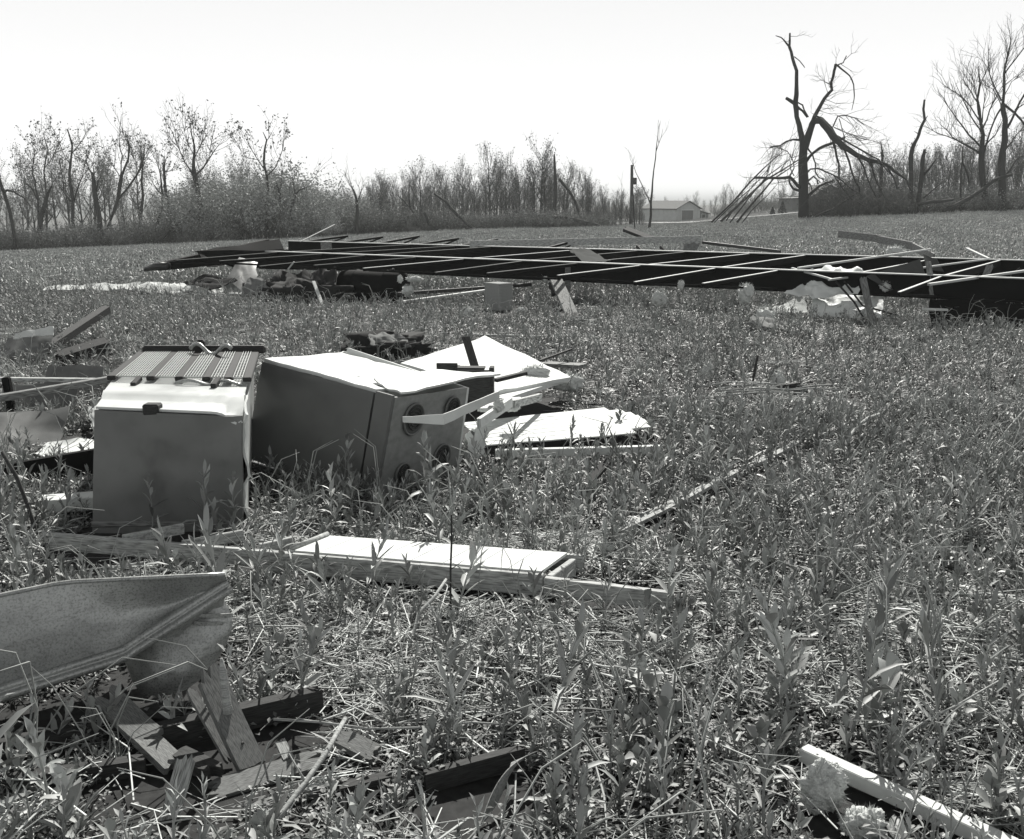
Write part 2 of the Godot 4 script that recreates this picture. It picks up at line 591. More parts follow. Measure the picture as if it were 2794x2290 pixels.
# ---------------------------------------------------------------- trees
func fleck(st: SurfaceTool, p: Vector3, s: float, tone: float):
	var a := Vector3(R.randf() - 0.5, R.randf() - 0.5, R.randf() - 0.5).normalized()
	var b := a.cross(Vector3(R.randf() - 0.5, R.randf() - 0.5, R.randf() - 0.5)).normalized()
	st.set_smooth_group(-1)
	st.set_color(vc(tone * R.randf_range(0.7, 1.35)))
	st.add_vertex(p - a * s)
	st.add_vertex(p + b * s * 0.6)
	st.add_vertex(p + a * s)
	st.add_vertex(p - a * s)
	st.add_vertex(p + a * s)
	st.add_vertex(p - b * s * 0.5)

func twig(st: SurfaceTool, bud: SurfaceTool, p: Vector3, dir: Vector3, ln: float, rad: float, depth: int, leaf: float):
	var mid := p + dir * ln * 0.5 + Vector3(R.randf() - 0.5, R.randf() - 0.3, R.randf() - 0.5) * ln * 0.14
	var tip := p + dir * ln + Vector3(R.randf() - 0.5, R.randf() - 0.2, R.randf() - 0.5) * ln * 0.25
	add_tube(st, [p, mid, tip], [rad, rad * 0.75, rad * 0.4], 3, false)
	if depth > 0:
		for q in [mid, mid.lerp(tip, 0.5), tip]:
			if R.randf() < 0.75:
				var d2 := (dir + Vector3(R.randf() - 0.5, R.randf() - 0.35, R.randf() - 0.5) * 1.5).normalized()
				twig(st, bud, q, d2, ln * R.randf_range(0.45, 0.7), rad * 0.6, depth - 1, leaf)
	var n := int(leaf * 3.0 + R.randf() * minf(1.0, leaf * 2.0))
	for i in n:
		fleck(bud, mid.lerp(tip, R.randf() * 1.2) + Vector3(R.randf() - 0.5, R.randf() - 0.5, R.randf() - 0.5) * 0.4, R.randf_range(0.07, 0.16), 0.2)

func traced(called: String, label: String, category: String, at: Vector3, brs: Array, tw: float, leaf: float, group: String):
	var o := thing(called, label, category, at, group)
	var ground_y := terrain(at.x, -at.z) - at.y
	var all: Array = []
	var tws := tool_()
	var bud := tool_()
	var lying: bool = category in ["log", "branch"]
	for i in brs.size():
		var b: Array = brs[i]
		var pts: Array = []
		var rad: Array = []
		var z0 := 0.0
		var kz := 0.0
		if i > 0:
			var best := 1e9
			for q in all:
				var dd := Vector2(q.x - b[0], q.y - b[1]).length()
				if dd < best:
					best = dd
					z0 = q.z
			kz = R.randf_range(0.2, 0.6) * (1.0 if R.randf() < 0.5 else -1.0)
		elif lying:
			kz = R.randf_range(-0.35, 0.35)
		if i == 0 and not lying and ground_y < b[1] - 0.05:
			pts.append(Vector3(b[0], ground_y - 0.2, 0))
			rad.append(float(b[2]) * 1.12)
		var ln := 0.0
		for k in range(0, b.size(), 3):
			if k > 0:
				ln += Vector2(b[k] - b[k - 3], b[k + 1] - b[k - 2]).length()
			var p := Vector3(b[k], b[k + 1], z0 + kz * ln + 0.06 * ln * sin(ln * 1.3 + i))
			if k > 0:
				var prev: Vector3 = pts[pts.size() - 1]
				var m := prev.lerp(p, 0.5) + Vector3(R.randf() - 0.5, R.randf() - 0.5, R.randf() - 0.5) * prev.distance_to(p) * 0.07
				pts.append(m)
				rad.append((float(rad[rad.size() - 1]) + float(b[k + 2])) * 0.5 * R.randf_range(0.92, 1.1))
			pts.append(p)
			rad.append(float(b[k + 2]))
		if lying:
			for k in pts.size():
				pts[k].y = maxf(pts[k].y, terrain(at.x + pts[k].x, -(at.z + pts[k].z)) - at.y)
		all.append_array(pts)
		var st := tool_()
		add_tube(st, pts, rad, 8 if float(rad[0]) > 0.1 else 5)
		part("trunk" if i == 0 else "limb", st, "bark", o)
		if tw > 0.0 and (i > 0 or lying or brs.size() < 3):
			var count := int(ln * tw) + 1
			for c in count:
				if called == "storm_broken_tree" and b[1] > 7.6 and R.randf() < 0.9: continue
				var f := 0.25 + 0.75 * R.randf()
				var ix := clampi(int(f * (pts.size() - 1)), 0, pts.size() - 2)
				var p: Vector3 = pts[ix].lerp(pts[ix + 1], R.randf())
				var along: Vector3 = (pts[ix + 1] - pts[ix]).normalized()
				var dir := (along * 0.8 + Vector3(R.randf() - 0.5, R.randf() - 0.2, R.randf() - 0.5) * 1.6).normalized()
				if called == "storm_broken_tree": dir = (dir + Vector3(0, -0.8, 0)).normalized()
				twig(tws, bud, p, dir, R.randf_range(0.7, 2.0), 0.026, 2, leaf)
			if not (called == "storm_broken_tree" and b[1] > 7.0):
				twig(tws, bud, pts[pts.size() - 1], (pts[pts.size() - 1] - pts[pts.size() - 2]).normalized(), 0.9, minf(0.022, float(rad[rad.size() - 1])), 2, leaf)
	if tw > 0.0:
		part("twigs", tws, "twig", o).set_meta("kind", "stuff")
		if leaf > 0.0:
			part("young_leaves", bud, "bud", o).set_meta("kind", "stuff")

func grow(st: SurfaceTool, bud: SurfaceTool, p: Vector3, dir: Vector3, ln: float, rad: float, depth: int, leaf: float, spread: float, tone := 0.22):
	var pts: Array = [p]
	var rad_: Array = [rad]
	var d := dir
	for i in 3:
		d = (d + Vector3(R.randf() - 0.5, R.randf() - 0.15, R.randf() - 0.5) * 0.3).normalized()
		pts.append(pts[i] + d * ln / 3.0)
		rad_.append(rad * (1.0 - 0.25 * (i + 1)))
	add_tube(st, pts, rad_, 3 if rad < 0.03 else 4, false)
	if depth == 0:
		for i in int(leaf * 4.0 + R.randf()):
			fleck(bud, pts[1].lerp(pts[3], R.randf() * 1.3) + Vector3(R.randf() - 0.5, R.randf() - 0.5, R.randf() - 0.5) * 0.5, R.randf_range(0.05, 0.11), tone)
		return
	for i in range(1, 4):
		for k in (1 if i < 2 else 2):
			var side := Vector3(R.randf() - 0.5, 0, R.randf() - 0.5).normalized()
			var d2 := (d * (1.0 - spread) + side * spread + Vector3(0, 0.25, 0)).normalized()
			grow(st, bud, pts[i], d2, ln * R.randf_range(0.5, 0.75), float(rad_[i]) * 0.6 + 0.004, depth - 1, leaf, spread, tone)

func bare_tree(called: String, h: float, rad: float, fork: float, leaf: float, spread: float, levels: int) -> Node3D:
	var o := Node3D.new()
	o.name = called
	var pts: Array = []
	var rad_: Array = []
	var off := Vector3.ZERO
	for i in 9:
		var f := i / 8.0
		off += Vector3(R.randf() - 0.5, 0, R.randf() - 0.5) * h * 0.018
		pts.append(Vector3(off.x, h * 0.86 * f - (0.3 if i == 0 else 0.0), off.z))
		rad_.append(rad * (1.0 - 0.85 * f) + 0.012)
	var st := tool_()
	add_tube(st, pts, rad_, 6)
	part("trunk", st, "grey_bark", o)
	st = tool_()
	var bud := tool_()
	for i in range(2, 9):
		var f := i / 8.0
		if f < fork:
			continue
		for k in 3:
			var a := R.randf() * TAU
			var d := (Vector3(cos(a), 0, sin(a)) * spread + Vector3.UP * (1.05 - spread)).normalized()
			grow(st, bud, pts[i], d, h * R.randf_range(0.16, 0.30) * (1.25 - 0.6 * f), float(rad_[i]) * 0.5 + 0.006, levels, leaf, spread * 0.75)
	part("crown", st, "twig", o).set_meta("kind", "stuff")
	if leaf > 0.0:
		part("young_leaves", bud, "bud", o).set_meta("kind", "stuff")
	return o

func shrub_proto(h: float, w: float, stems: int, leaf: float, tone: float) -> Node3D:
	var o := Node3D.new()
	o.name = "shrub"
	var st := tool_()
	var bud := tool_()
	for i in stems:
		var a := R.randf() * TAU
		var r0 := sqrt(R.randf()) * w * 0.45
		var p := Vector3(cos(a) * r0, -0.1, sin(a) * r0)
		var d := Vector3(cos(a) * r0 / w * 1.6 + (R.randf() - 0.5) * 0.8, 1, sin(a) * r0 / w * 1.6 + (R.randf() - 0.5) * 0.8).normalized()
		grow(st, bud, p, d, h * R.randf_range(0.35, 0.72), 0.035, 2, float(leaf), 0.55, tone)
	part("stems", st, "twig", o).set_meta("kind", "stuff")
	part("young_leaves", bud, "bud", o).set_meta("kind", "stuff")
	return o

func at_px(px: float, d: float) -> Vector3:
	var x := (px - 1397.0) / 3044.0 * d
	return W(x, terrain(x, d), d)

func belt(protos: Array, called: String, label: String, category: String, group: String, n: int, px0: float, px1: float, d0: float, d1: float, heights: Array):
	for i in n:
		var f := (i + R.randf()) / n
		var px := lerpf(px0, px1, f)
		var d := R.randf_range(d0, d1)
		var hf: float = f * (heights.size() - 1)
		var h: float = lerpf(heights[int(hf)], heights[mini(int(hf) + 1, heights.size() - 1)], hf - int(hf)) * R.randf_range(0.5, 1.15)
		var pr: Array = protos[R.randi() % protos.size()]
		var o: Node3D = pr[0].duplicate()
		o.name = numbered(called)
		add_child(o)
		o.position = at_px(px, d)
		var s: float = h / pr[1]
		o.scale = Vector3(s * R.randf_range(0.9, 1.15), s, s * R.randf_range(0.9, 1.15)) 
		o.rotation = Vector3(R.randf_range(-0.04, 0.04), R.randf() * TAU, R.randf_range(-0.04, 0.04))
		tag(o, label, category, group)

func woods():
	traced("storm_broken_tree", "tall storm-broken tree with snapped crown and a large limb hanging down its right side", "tree", Vector3(22.82, -0.13, -87.00), [[0.0, 0.0, 0.433, -0.12, 2.08, 0.379, -0.23, 4.33, 0.368, -0.35, 5.66, 0.325, -0.63, 6.72, 0.216, -0.83, 7.87, 0.179, -0.98, 8.92, 0.206, -1.16, 10.14, 0.146, -1.25, 11.18, 0.13, -1.42, 12.21, 0.119, -1.55, 13.07, 0.119], [-1.55, 13.07, 0.076, -1.89, 13.5, 0.065, -2.17, 13.8, 0.049, -2.58, 13.95, 0.027], [-1.55, 13.07, 0.092, -1.49, 13.58, 0.087, -1.45, 14.14, 0.076], [-1.29, 12.3, 0.043, -0.91, 11.95, 0.038, -0.57, 11.44, 0.032], [-0.97, 8.83, 0.162, -1.3, 9.09, 0.141, -1.6, 9.31, 0.119], [-0.21, 5.57, 0.271, -0.12, 6.55, 0.281, -0.02, 7.25, 0.249, 0.04, 7.78, 0.162, 0.36, 8.57, 0.141, 0.56, 9.01, 0.135, 1.04, 9.62, 0.119, 0.88, 10.14, 0.097, 0.89, 10.92, 0.108, 0.87, 11.31, 0.108], [0.87, 11.31, 0.076, 1.4, 11.0, 0.065, 2.1, 10.57, 0.054, 2.54, 9.96, 0.049, 2.77, 9.27, 0.043, 2.84, 8.83, 0.032, 2.83, 8.22, 0.022], [1.02, 11.26, 0.054, 1.46, 11.44, 0.043, 1.7, 11.95, 0.038], [-0.89, 9.01, 0.054, -0.47, 8.74, 0.065, -0.36, 8.35, 0.054, -0.06, 7.82, 0.054], [-0.83, 8.66, 0.097, -0.44, 8.31, 0.087, -0.06, 7.82, 0.087], [0.01, 7.43, 0.216, 0.51, 7.43, 0.238, 0.85, 6.99, 0.249, 1.3, 6.28, 0.281, 1.89, 5.57, 0.216, 2.85, 4.86, 0.184, 3.7, 4.5, 0.151, 4.91, 4.15, 0.13, 5.31, 3.7, 0.108, 5.99, 3.07, 0.087, 6.43, 2.08, 0.054], [0.13, 7.78, 0.087, 0.68, 7.65, 0.065, 1.45, 6.99, 0.065, 2.05, 6.1, 0.108, 2.5, 5.39, 0.141], [1.89, 5.57, 0.097, 2.3, 4.95, 0.076, 2.82, 3.88, 0.076, 3.13, 3.34, 0.065, 3.82, 2.53, 0.065, 3.94, 2.08, 0.054], [3.7, 4.5, 0.076, 4.1, 3.88, 0.065, 4.53, 2.98, 0.054, 5.03, 2.26, 0.038], [4.91, 4.15, 0.076, 5.34, 3.16, 0.06, 5.49, 2.35, 0.043], [0.7, 7.25, 0.108, 1.48, 6.46, 0.097, 2.09, 5.39, 0.087, 2.52, 4.33, 0.076, 2.77, 3.16, 0.054], [1.29, 6.46, 0.087, 2.24, 5.84, 0.076, 3.29, 5.13, 0.065, 4.25, 4.5, 0.049, 5.05, 3.43, 0.032], [2.85, 4.86, 0.087, 3.36, 3.97, 0.07, 3.61, 2.98, 0.06, 4.14, 1.81, 0.043], [3.98, 4.41, 0.065, 4.31, 3.43, 0.054, 4.92, 2.53, 0.043, 5.63, 1.63, 0.032], [2.2, 3.52, 0.049, 2.81, 2.53, 0.049, 3.51, 1.63, 0.043, 4.56, 1.09, 0.032], [0.03, 4.5, 0.119, 0.37, 5.04, 0.108, 0.89, 5.48, 0.108, 1.52, 5.75, 0.119, 2.06, 5.93, 0.097, 2.76, 6.28, 0.076], [-0.12, 5.57, 0.087, 0.46, 5.04, 0.065, 0.82, 4.41, 0.054, 0.94, 3.79, 0.054, 1.29, 3.34, 0.049, 1.76, 3.16, 0.043], [0.08, 3.61, 0.076, 0.34, 3.92, 0.065, 0.89, 3.97, 0.065, 1.45, 3.7, 0.065, 2.02, 3.43, 0.054, 2.6, 2.98, 0.054, 3.19, 2.35, 0.049, 3.75, 2.08, 0.049], [0.22, 1.81, 0.162, 0.61, 2.26, 0.119, 0.96, 2.62, 0.097, 1.41, 2.89, 0.076, 1.86, 3.03, 0.054], [0.06, 3.07, 0.076, 0.4, 2.71, 0.054, 0.47, 2.35, 0.043], [0.21, 2.98, 0.065, 0.64, 3.39, 0.065, 0.93, 3.16, 0.054, 1.04, 2.8, 0.054], [1.54, 6.99, 0.054, 1.77, 7.78, 0.054, 2.31, 7.82, 0.043, 3.05, 7.6, 0.038, 3.43, 7.25, 0.027], [1.87, 7.6, 0.038, 2.18, 6.99, 0.032, 2.59, 6.19, 0.027, 3.0, 5.39, 0.022], [1.63, 6.99, 0.043, 2.75, 6.46, 0.032, 3.88, 6.02, 0.022], [-0.6, 6.1, 0.097, -1.15, 6.15, 0.076, -1.6, 6.02, 0.065, -2.04, 5.7, 0.065, -2.81, 5.57, 0.076], [-0.32, 2.44, 0.13, -0.99, 2.98, 0.13, -1.47, 3.3, 0.141, -2.38, 3.21, 0.097, -3.3, 3.21, 0.087, -4.48, 3.24, 0.097], [-0.4, 2.26, 0.108, -0.87, 2.44, 0.087, -1.07, 2.8, 0.076, -1.14, 3.16, 0.065], [-1.47, 3.34, 0.076, -1.22, 3.97, 0.043, -1.44, 4.59, 0.038, -1.93, 5.22, 0.027, -2.48, 5.39, 0.022], [-0.74, 3.43, 0.043, -1.23, 4.15, 0.032, -1.17, 4.77, 0.022]], 2.6, 0.0, "")
	traced("leaning_branch", "leaning broken branch farthest left of the broken tree", "branch", Vector3(15.45, -0.25, -86.00), [[0.0, 0.0, 0.081, 2.83, 3.07, 0.071, 4.55, 4.9, 0.035]], 0.7, 0.0, "broken branches leaning left of the storm-broken tree")
	traced("leaning_branch", "long leaning branch touching the broken tree's low limb", "branch", Vector3(16.09, -0.18, -85.60), [[0.0, 0.0, 0.101, 3.07, 3.06, 0.076, 5.34, 4.54, 0.035]], 0.7, 0.0, "broken branches leaning left of the storm-broken tree")
	traced("leaning_branch", "leaning branch nearest the trunk on the broken tree's left", "branch", Vector3(17.27, -0.24, -85.20), [[0.0, 0.0, 0.09, 1.45, 1.77, 0.08, 2.75, 3.25, 0.06, 4.48, 4.46, 0.03]], 0.7, 0.0, "broken branches leaning left of the storm-broken tree")
	traced("leaning_branch", "thin leaning branch just right of the farthest left leaner", "branch", Vector3(15.46, -0.23, -84.80), [[0.0, 0.0, 0.045, 1.52, 1.63, 0.04, 3.61, 4.04, 0.02]], 0.7, 0.0, "broken branches leaning left of the storm-broken tree")
	traced("leaning_branch", "leaning branch between the long leaner and the one nearest the trunk", "branch", Vector3(16.56, -0.25, -84.40), [[0.0, 0.0, 0.06, 1.3, 1.78, 0.055, 2.72, 3.52, 0.04, 4.03, 4.58, 0.02]], 0.7, 0.0, "broken branches leaning left of the storm-broken tree")
	traced("leaning_branch", "short leaning branch right of all leaners, closest to the trunk's foot", "branch", Vector3(17.44, -0.21, -84.00), [[0.0, 0.0, 0.045, 1.3, 1.47, 0.04, 2.6, 2.67, 0.025]], 0.7, 0.0, "broken branches leaning left of the storm-broken tree")
	traced("leaning_branch", "short thin leaning branch between longer leaners left of broken tree", "branch", Vector3(16.12, -0.07, -83.60), [[0.0, 0.0, 0.049, 1.17, 1.47, 0.044, 1.81, 2.26, 0.03]], 0.7, 0.0, "broken branches leaning left of the storm-broken tree")
	traced("splintered_snag", "tallest bare snag right of the broken tree, crooked with snapped tip", "tree snag", Vector3(32.19, 1.21, -90.00), [[0.0, 0.0, 0.213, -0.13, 2.15, 0.19, -0.15, 3.72, 0.19, -0.06, 4.45, 0.157, 0.16, 5.09, 0.123, 0.23, 5.64, 0.123, 0.55, 6.46, 0.112, 0.53, 7.28, 0.101, 0.69, 8.05, 0.078], [-0.06, 4.45, 0.056, -0.17, 4.73, 0.045], [0.59, 6.46, 0.045, 0.8, 6.78, 0.028], [0.13, 5.41, 0.039, -0.14, 5.6, 0.017]], 0, 0.0, "splintered tree snags")
	traced("splintered_snag", "thick forked stub leaning right beside the tallest snag", "tree snag", Vector3(32.39, 1.03, -89.00), [[0.0, 0.0, 0.199, 0.12, 1.57, 0.188, 0.22, 2.76, 0.177, 0.25, 3.68, 0.166, 0.32, 4.36, 0.111], [0.23, 3.86, 0.078, 0.49, 4.13, 0.044], [0.26, 2.26, 0.1, 0.64, 2.86, 0.089, 0.96, 3.54, 0.039]], 0, 0.0, "splintered tree snags")
	traced("splintered_snag", "small jagged snag standing at the hanging limb's tip", "tree snag", Vector3(29.05, 1.49, -88.00), [[0.0, 0.0, 0.142, -0.06, 1.65, 0.131, 0.01, 2.73, 0.12, 0.06, 3.36, 0.082, -0.2, 4.44, 0.027], [-0.02, 3.18, 0.06, -0.24, 3.63, 0.044]], 0, 0.0, "splintered tree snags")
	traced("splintered_snag", "slim dark pole-like trunk left of the fan-shaped bare tree", "tree snag", Vector3(37.11, 0.92, -92.00), [[0.0, 0.0, 0.086, -0.22, 2.66, 0.069, -0.25, 4.83, 0.052], [-0.15, 3.52, 0.08, 0.44, 2.85, 0.069, 1.11, 1.81, 0.069]], 0, 0.0, "splintered tree snags")
	traced("fan_crowned_tree", "bare tree with fan-shaped crown of straight upswept branches near right edge", "tree", Vector3(38.61, 0.64, -91.00), [[0.0, 0.0, 0.306, -0.38, 2.74, 0.26, -0.59, 4.6, 0.226, -0.75, 5.99, 0.158, -0.94, 7.1, 0.125, -1.1, 8.75, 0.102, -1.28, 9.93, 0.079, -1.62, 11.2, 0.034], [-0.77, 4.51, 0.079, -2.2, 5.07, 0.057, -3.69, 5.72, 0.04, -5.18, 6.55, 0.023], [-0.76, 4.98, 0.091, -1.99, 5.9, 0.068, -3.32, 7.1, 0.045, -4.75, 8.39, 0.023], [-0.79, 5.9, 0.068, -1.78, 6.83, 0.057, -3.01, 7.93, 0.04, -4.25, 9.3, 0.023], [-0.88, 6.92, 0.068, -1.52, 8.29, 0.051, -2.35, 9.21, 0.04, -3.37, 10.12, 0.023], [-1.04, 8.29, 0.051, -1.7, 9.39, 0.04, -2.35, 10.3, 0.023], [-0.78, 4.6, 0.068, -2.44, 5.62, 0.051, -3.63, 6.18, 0.034, -4.24, 6.64, 0.023], [-0.52, 4.98, 0.068, 0.11, 5.9, 0.045, 0.41, 6.92, 0.028], [-0.74, 6.46, 0.068, -0.53, 7.84, 0.051, -0.16, 9.02, 0.034, 0.22, 10.12, 0.017], [-0.76, 6.92, 0.057, -0.4, 8.48, 0.034, -0.11, 9.57, 0.023], [-1.15, 9.57, 0.045, -1.05, 10.57, 0.023, -1.0, 11.11, 0.017], [-0.95, 7.56, 0.045, -1.37, 8.75, 0.034, -2.02, 9.75, 0.023], [-1.11, 8.84, 0.04, -1.67, 10.12, 0.028, -2.0, 10.66, 0.017]], 2.2, 0.0, "")
	traced("twin_stemmed_tree", "tallest tree at right edge, thick forked trunk with sparse young leaves", "tree", Vector3(39.57, 0.65, -90.00), [[0.0, 0.0, 0.347, -0.11, 1.78, 0.314, -0.23, 3.63, 0.291, -0.29, 5.47, 0.258, -0.34, 7.02, 0.202, -0.41, 8.29, 0.202], [-0.4, 8.2, 0.134, -0.26, 9.29, 0.112, -0.11, 10.72, 0.101, 0.16, 11.88, 0.078, 0.3, 12.86, 0.056, 0.4, 13.74, 0.028], [-0.48, 8.56, 0.078, -0.93, 9.47, 0.062, -1.32, 10.63, 0.045, -1.49, 11.53, 0.034, -1.56, 12.86, 0.017], [-0.19, 6.39, 0.112, 0.18, 7.48, 0.09, 0.61, 8.93, 0.078, 1.07, 10.1, 0.056, 1.4, 11.53, 0.034], [-0.06, 10.72, 0.056, 0.44, 11.79, 0.05, 0.83, 12.68, 0.034, 1.01, 13.65, 0.017], [-0.31, 8.29, 0.101, 0.46, 7.57, 0.09, 1.24, 6.39, 0.067, 1.94, 5.84, 0.045], [-0.48, 8.02, 0.078, -0.81, 7.02, 0.067, -0.94, 5.84, 0.067, -0.83, 4.55, 0.067, -0.6, 3.63, 0.056], [-0.09, 4.74, 0.078, 0.56, 5.38, 0.056, 1.26, 6.11, 0.039, 1.89, 6.39, 0.028], [0.06, 2.52, 0.112, 1.09, 3.82, 0.067, 1.62, 4.19, 0.045, 2.17, 4.37, 0.034], [-0.55, 8.29, 0.045, -1.49, 9.38, 0.028, -2.35, 9.65, 0.017], [0.43, 7.84, 0.045, 1.05, 8.29, 0.039, 1.67, 8.66, 0.022], [-0.15, 9.11, 0.039, 0.14, 10.01, 0.028, 0.58, 10.36, 0.017]], 2.2, 0.16, "")
	traced("fallen_log", "dark trunk lying slanted in brush under the fan-shaped tree", "log", Vector3(34.12, 0.58, -88.00), [[0.0, 0.0, 0.142, 2.35, 1.01, 0.164, 4.46, 2.37, 0.153, 6.1, 2.87, 0.12]], 0.8, 0.0, "")
	traced("fallen_log", "dark horizontal trunk lying in brush below the tallest snag", "log", Vector3(32.02, 1.08, -88.00), [[0.0, 0.0, 0.12, 1.2, 0.23, 0.131, 3.05, 0.41, 0.109]], 0.8, 0.0, "")
	traced("fallen_log", "thin slanted branch stuck in brush right of the thick forked stub", "log", Vector3(32.45, 1.59, -88.00), [[0.0, 0.0, 0.055, 0.52, 0.54, 0.049, 1.21, 1.27, 0.033]], 0.3, 0.0, "")
	traced("fallen_log", "long fallen limb sloping up from the broken tree's foot into brush", "log", Vector3(23.09, 0.02, -86.00), [[0.0, 0.0, 0.075, 1.79, 0.72, 0.086, 3.12, 1.48, 0.064, 4.08, 2.11, 0.043]], 0.8, 0.0, "")
	traced("torn_tree", "leftmost torn trunk with a limb bent over to the right", "tree", Vector3(-43.56, -2.72, -97.00), [[0.0, 0.0, 0.154, -0.01, 1.23, 0.145, -0.3, 3.13, 0.154, -0.57, 4.42, 0.163, -0.67, 5.4, 0.136, -0.73, 6.38, 0.1, -0.77, 7.27, 0.045], [-0.53, 4.8, 0.118, -0.21, 4.99, 0.1, 0.47, 4.84, 0.09, 1.35, 4.35, 0.063, 1.91, 3.66, 0.036]], 1, 0.14, "trees at the left edge of the woods")
	traced("torn_tree", "black split stump-like trunk tapering up to a right-leaning point", "tree", Vector3(-41.08, -2.75, -96.00), [[0.0, 0.0, 0.233, 0.08, 0.91, 0.224, 0.39, 2.8, 0.224, 0.79, 3.93, 0.179, 1.21, 4.75, 0.134, 1.68, 5.38, 0.054], [0.5, 3.18, 0.09, 0.98, 3.4, 0.072, 1.47, 2.88, 0.054]], 0.6, 0.09, "trees at the left edge of the woods")
	traced("torn_tree", "trunk with snapped limb stub pointing up-left behind black split trunk", "tree", Vector3(-43.17, -2.42, -101.00), [[0.0, 0.0, 0.104, 0.12, 2.39, 0.104, 0.14, 3.97, 0.085, 0.23, 5.54, 0.075, 0.06, 6.32, 0.066, 0.12, 7.48, 0.057, 0.12, 8.41, 0.033], [0.12, 3.81, 0.075, -0.44, 4.75, 0.113, -1.0, 5.15, 0.094, -1.63, 5.3, 0.047]], 1.8, 0.36, "trees at the left edge of the woods")
	traced("torn_tree", "slender straight tree with leafy top between split trunk and tall dark tree", "tree", Vector3(-43.79, -2.54, -104.00), [[0.0, 0.0, 0.107, 0.31, 4.09, 0.087, 0.47, 6.51, 0.078, 0.68, 8.5, 0.058, 0.69, 10.09, 0.029], [0.53, 6.99, 0.039, 1.19, 8.27, 0.034, 1.62, 9.46, 0.019], [0.58, 7.63, 0.034, 0.16, 8.66, 0.019]], 2, 0.45, "trees at the left edge of the woods")
	traced("torn_tree", "tall dark straight tree with long upswept side limbs, left wood edge", "tree", Vector3(-39.26, -2.73, -99.00), [[0.0, 0.0, 0.175, 0.11, 2.34, 0.157, 0.19, 4.28, 0.157, 0.23, 5.82, 0.129, 0.28, 7.35, 0.111, 0.4, 8.86, 0.092, 0.43, 10.22, 0.046], [0.01, 4.05, 0.083, -0.63, 4.82, 0.074, -0.83, 6.2, 0.065, -1.1, 7.73, 0.037], [0.29, 4.05, 0.074, 0.99, 5.43, 0.055, 1.52, 6.28, 0.037, 1.89, 7.04, 0.018], [0.35, 8.11, 0.046, 0.88, 9.02, 0.032, 1.24, 9.62, 0.018], [0.26, 7.19, 0.042, -0.17, 8.64, 0.028, -0.36, 10.07, 0.018]], 1.8, 0.41, "trees at the left edge of the woods")
	traced("torn_tree", "thickest dark snag of the left woods, broken off with one thin limb", "tree", Vector3(-35.40, -2.90, -96.00), [[0.0, 0.0, 0.269, -0.02, 0.68, 0.251, -0.24, 1.82, 0.251, -0.41, 3.7, 0.215, -0.45, 5.2, 0.197, -0.45, 6.61, 0.152], [-0.47, 6.46, 0.081, -0.77, 6.98, 0.063, -0.99, 7.57, 0.045, -0.87, 8.16, 0.022], [-0.31, 5.05, 0.072, 0.06, 5.87, 0.054, 0.27, 6.2, 0.022]], 0.8, 0.23, "trees at the left edge of the woods")
	traced("torn_tree", "crooked tree whose long bare limb reaches out to the upper right", "tree", Vector3(-36.33, -2.45, -98.00), [[0.0, 0.0, 0.101, 0.31, 0.93, 0.101, 1.05, 2.47, 0.11, 1.52, 3.69, 0.155, 2.0, 4.91, 0.128, 2.31, 5.98, 0.11, 2.72, 7.34, 0.091, 2.88, 8.54, 0.073, 2.88, 9.73, 0.032], [1.78, 4.0, 0.091, 2.93, 4.91, 0.082, 4.02, 5.98, 0.091, 4.76, 6.73, 0.082, 5.27, 7.41, 0.041], [1.59, 4.0, 0.064, 1.63, 6.28, 0.064, 1.63, 7.79, 0.055, 1.33, 8.54, 0.037, 1.11, 9.66, 0.018], [2.18, 5.75, 0.041, 1.82, 6.66, 0.037, 2.07, 7.49, 0.018], [2.85, 8.39, 0.037, 2.26, 9.66, 0.027, 2.29, 10.63, 0.014], [4.02, 5.98, 0.046, 4.63, 7.03, 0.037, 4.87, 8.39, 0.023]], 1.6, 0.23, "trees at the left edge of the woods")
	traced("torn_tree", "straight grey trunk right of the crooked long-limbed tree", "tree", Vector3(-34.70, -2.50, -103.00), [[0.0, 0.0, 0.144, 0.19, 1.63, 0.134, 0.52, 4.05, 0.125, 0.67, 5.65, 0.106, 0.81, 7.24, 0.067, 0.93, 8.97, 0.029], [0.67, 5.65, 0.048, 1.19, 6.84, 0.034, 1.44, 8.19, 0.019], [0.72, 6.44, 0.038, 0.26, 7.55, 0.024, 0.17, 8.58, 0.014]], 2, 0.41, "trees at the left edge of the woods")
	traced("torn_tree", "thin double-bent tree with twisted left limb near left woods' middle", "tree", Vector3(-31.70, -2.61, -98.00), [[0.0, 0.0, 0.128, 0.12, 0.7, 0.128, 0.65, 2.78, 0.11, 0.99, 4.54, 0.091, 1.06, 5.68, 0.073, 0.83, 6.89, 0.041], [0.95, 4.46, 0.082, 0.62, 4.77, 0.073, 0.26, 5.3, 0.041]], 1.5, 0.27, "trees at the left edge of the woods")
	traced("torn_tree", "dark trunk with tufted top beside the thin double-bent tree", "tree", Vector3(-30.60, -2.65, -99.00), [[0.0, 0.0, 0.148, 0.0, 1.25, 0.138, 0.0, 3.81, 0.138, -0.06, 5.35, 0.12, -0.08, 6.88, 0.111, 0.0, 7.57, 0.037], [-0.06, 6.5, 0.046, 0.72, 6.58, 0.028, 1.06, 6.96, 0.018]], 1.6, 0.41, "trees at the left edge of the woods")
	traced("arching_trunk", "uprooted trunk arching to the right at the field's left edge", "log", Vector3(-30.74, -2.63, -95.00), [[0.0, 0.0, 0.195, 0.19, 0.6, 0.177, 1.06, 1.2, 0.159, 1.71, 1.88, 0.133, 2.57, 2.25, 0.097, 3.26, 2.32, 0.053], [0.98, 1.05, 0.089, 1.77, 1.5, 0.08, 2.71, 2.02, 0.044]], 0.8, 0.09, "")
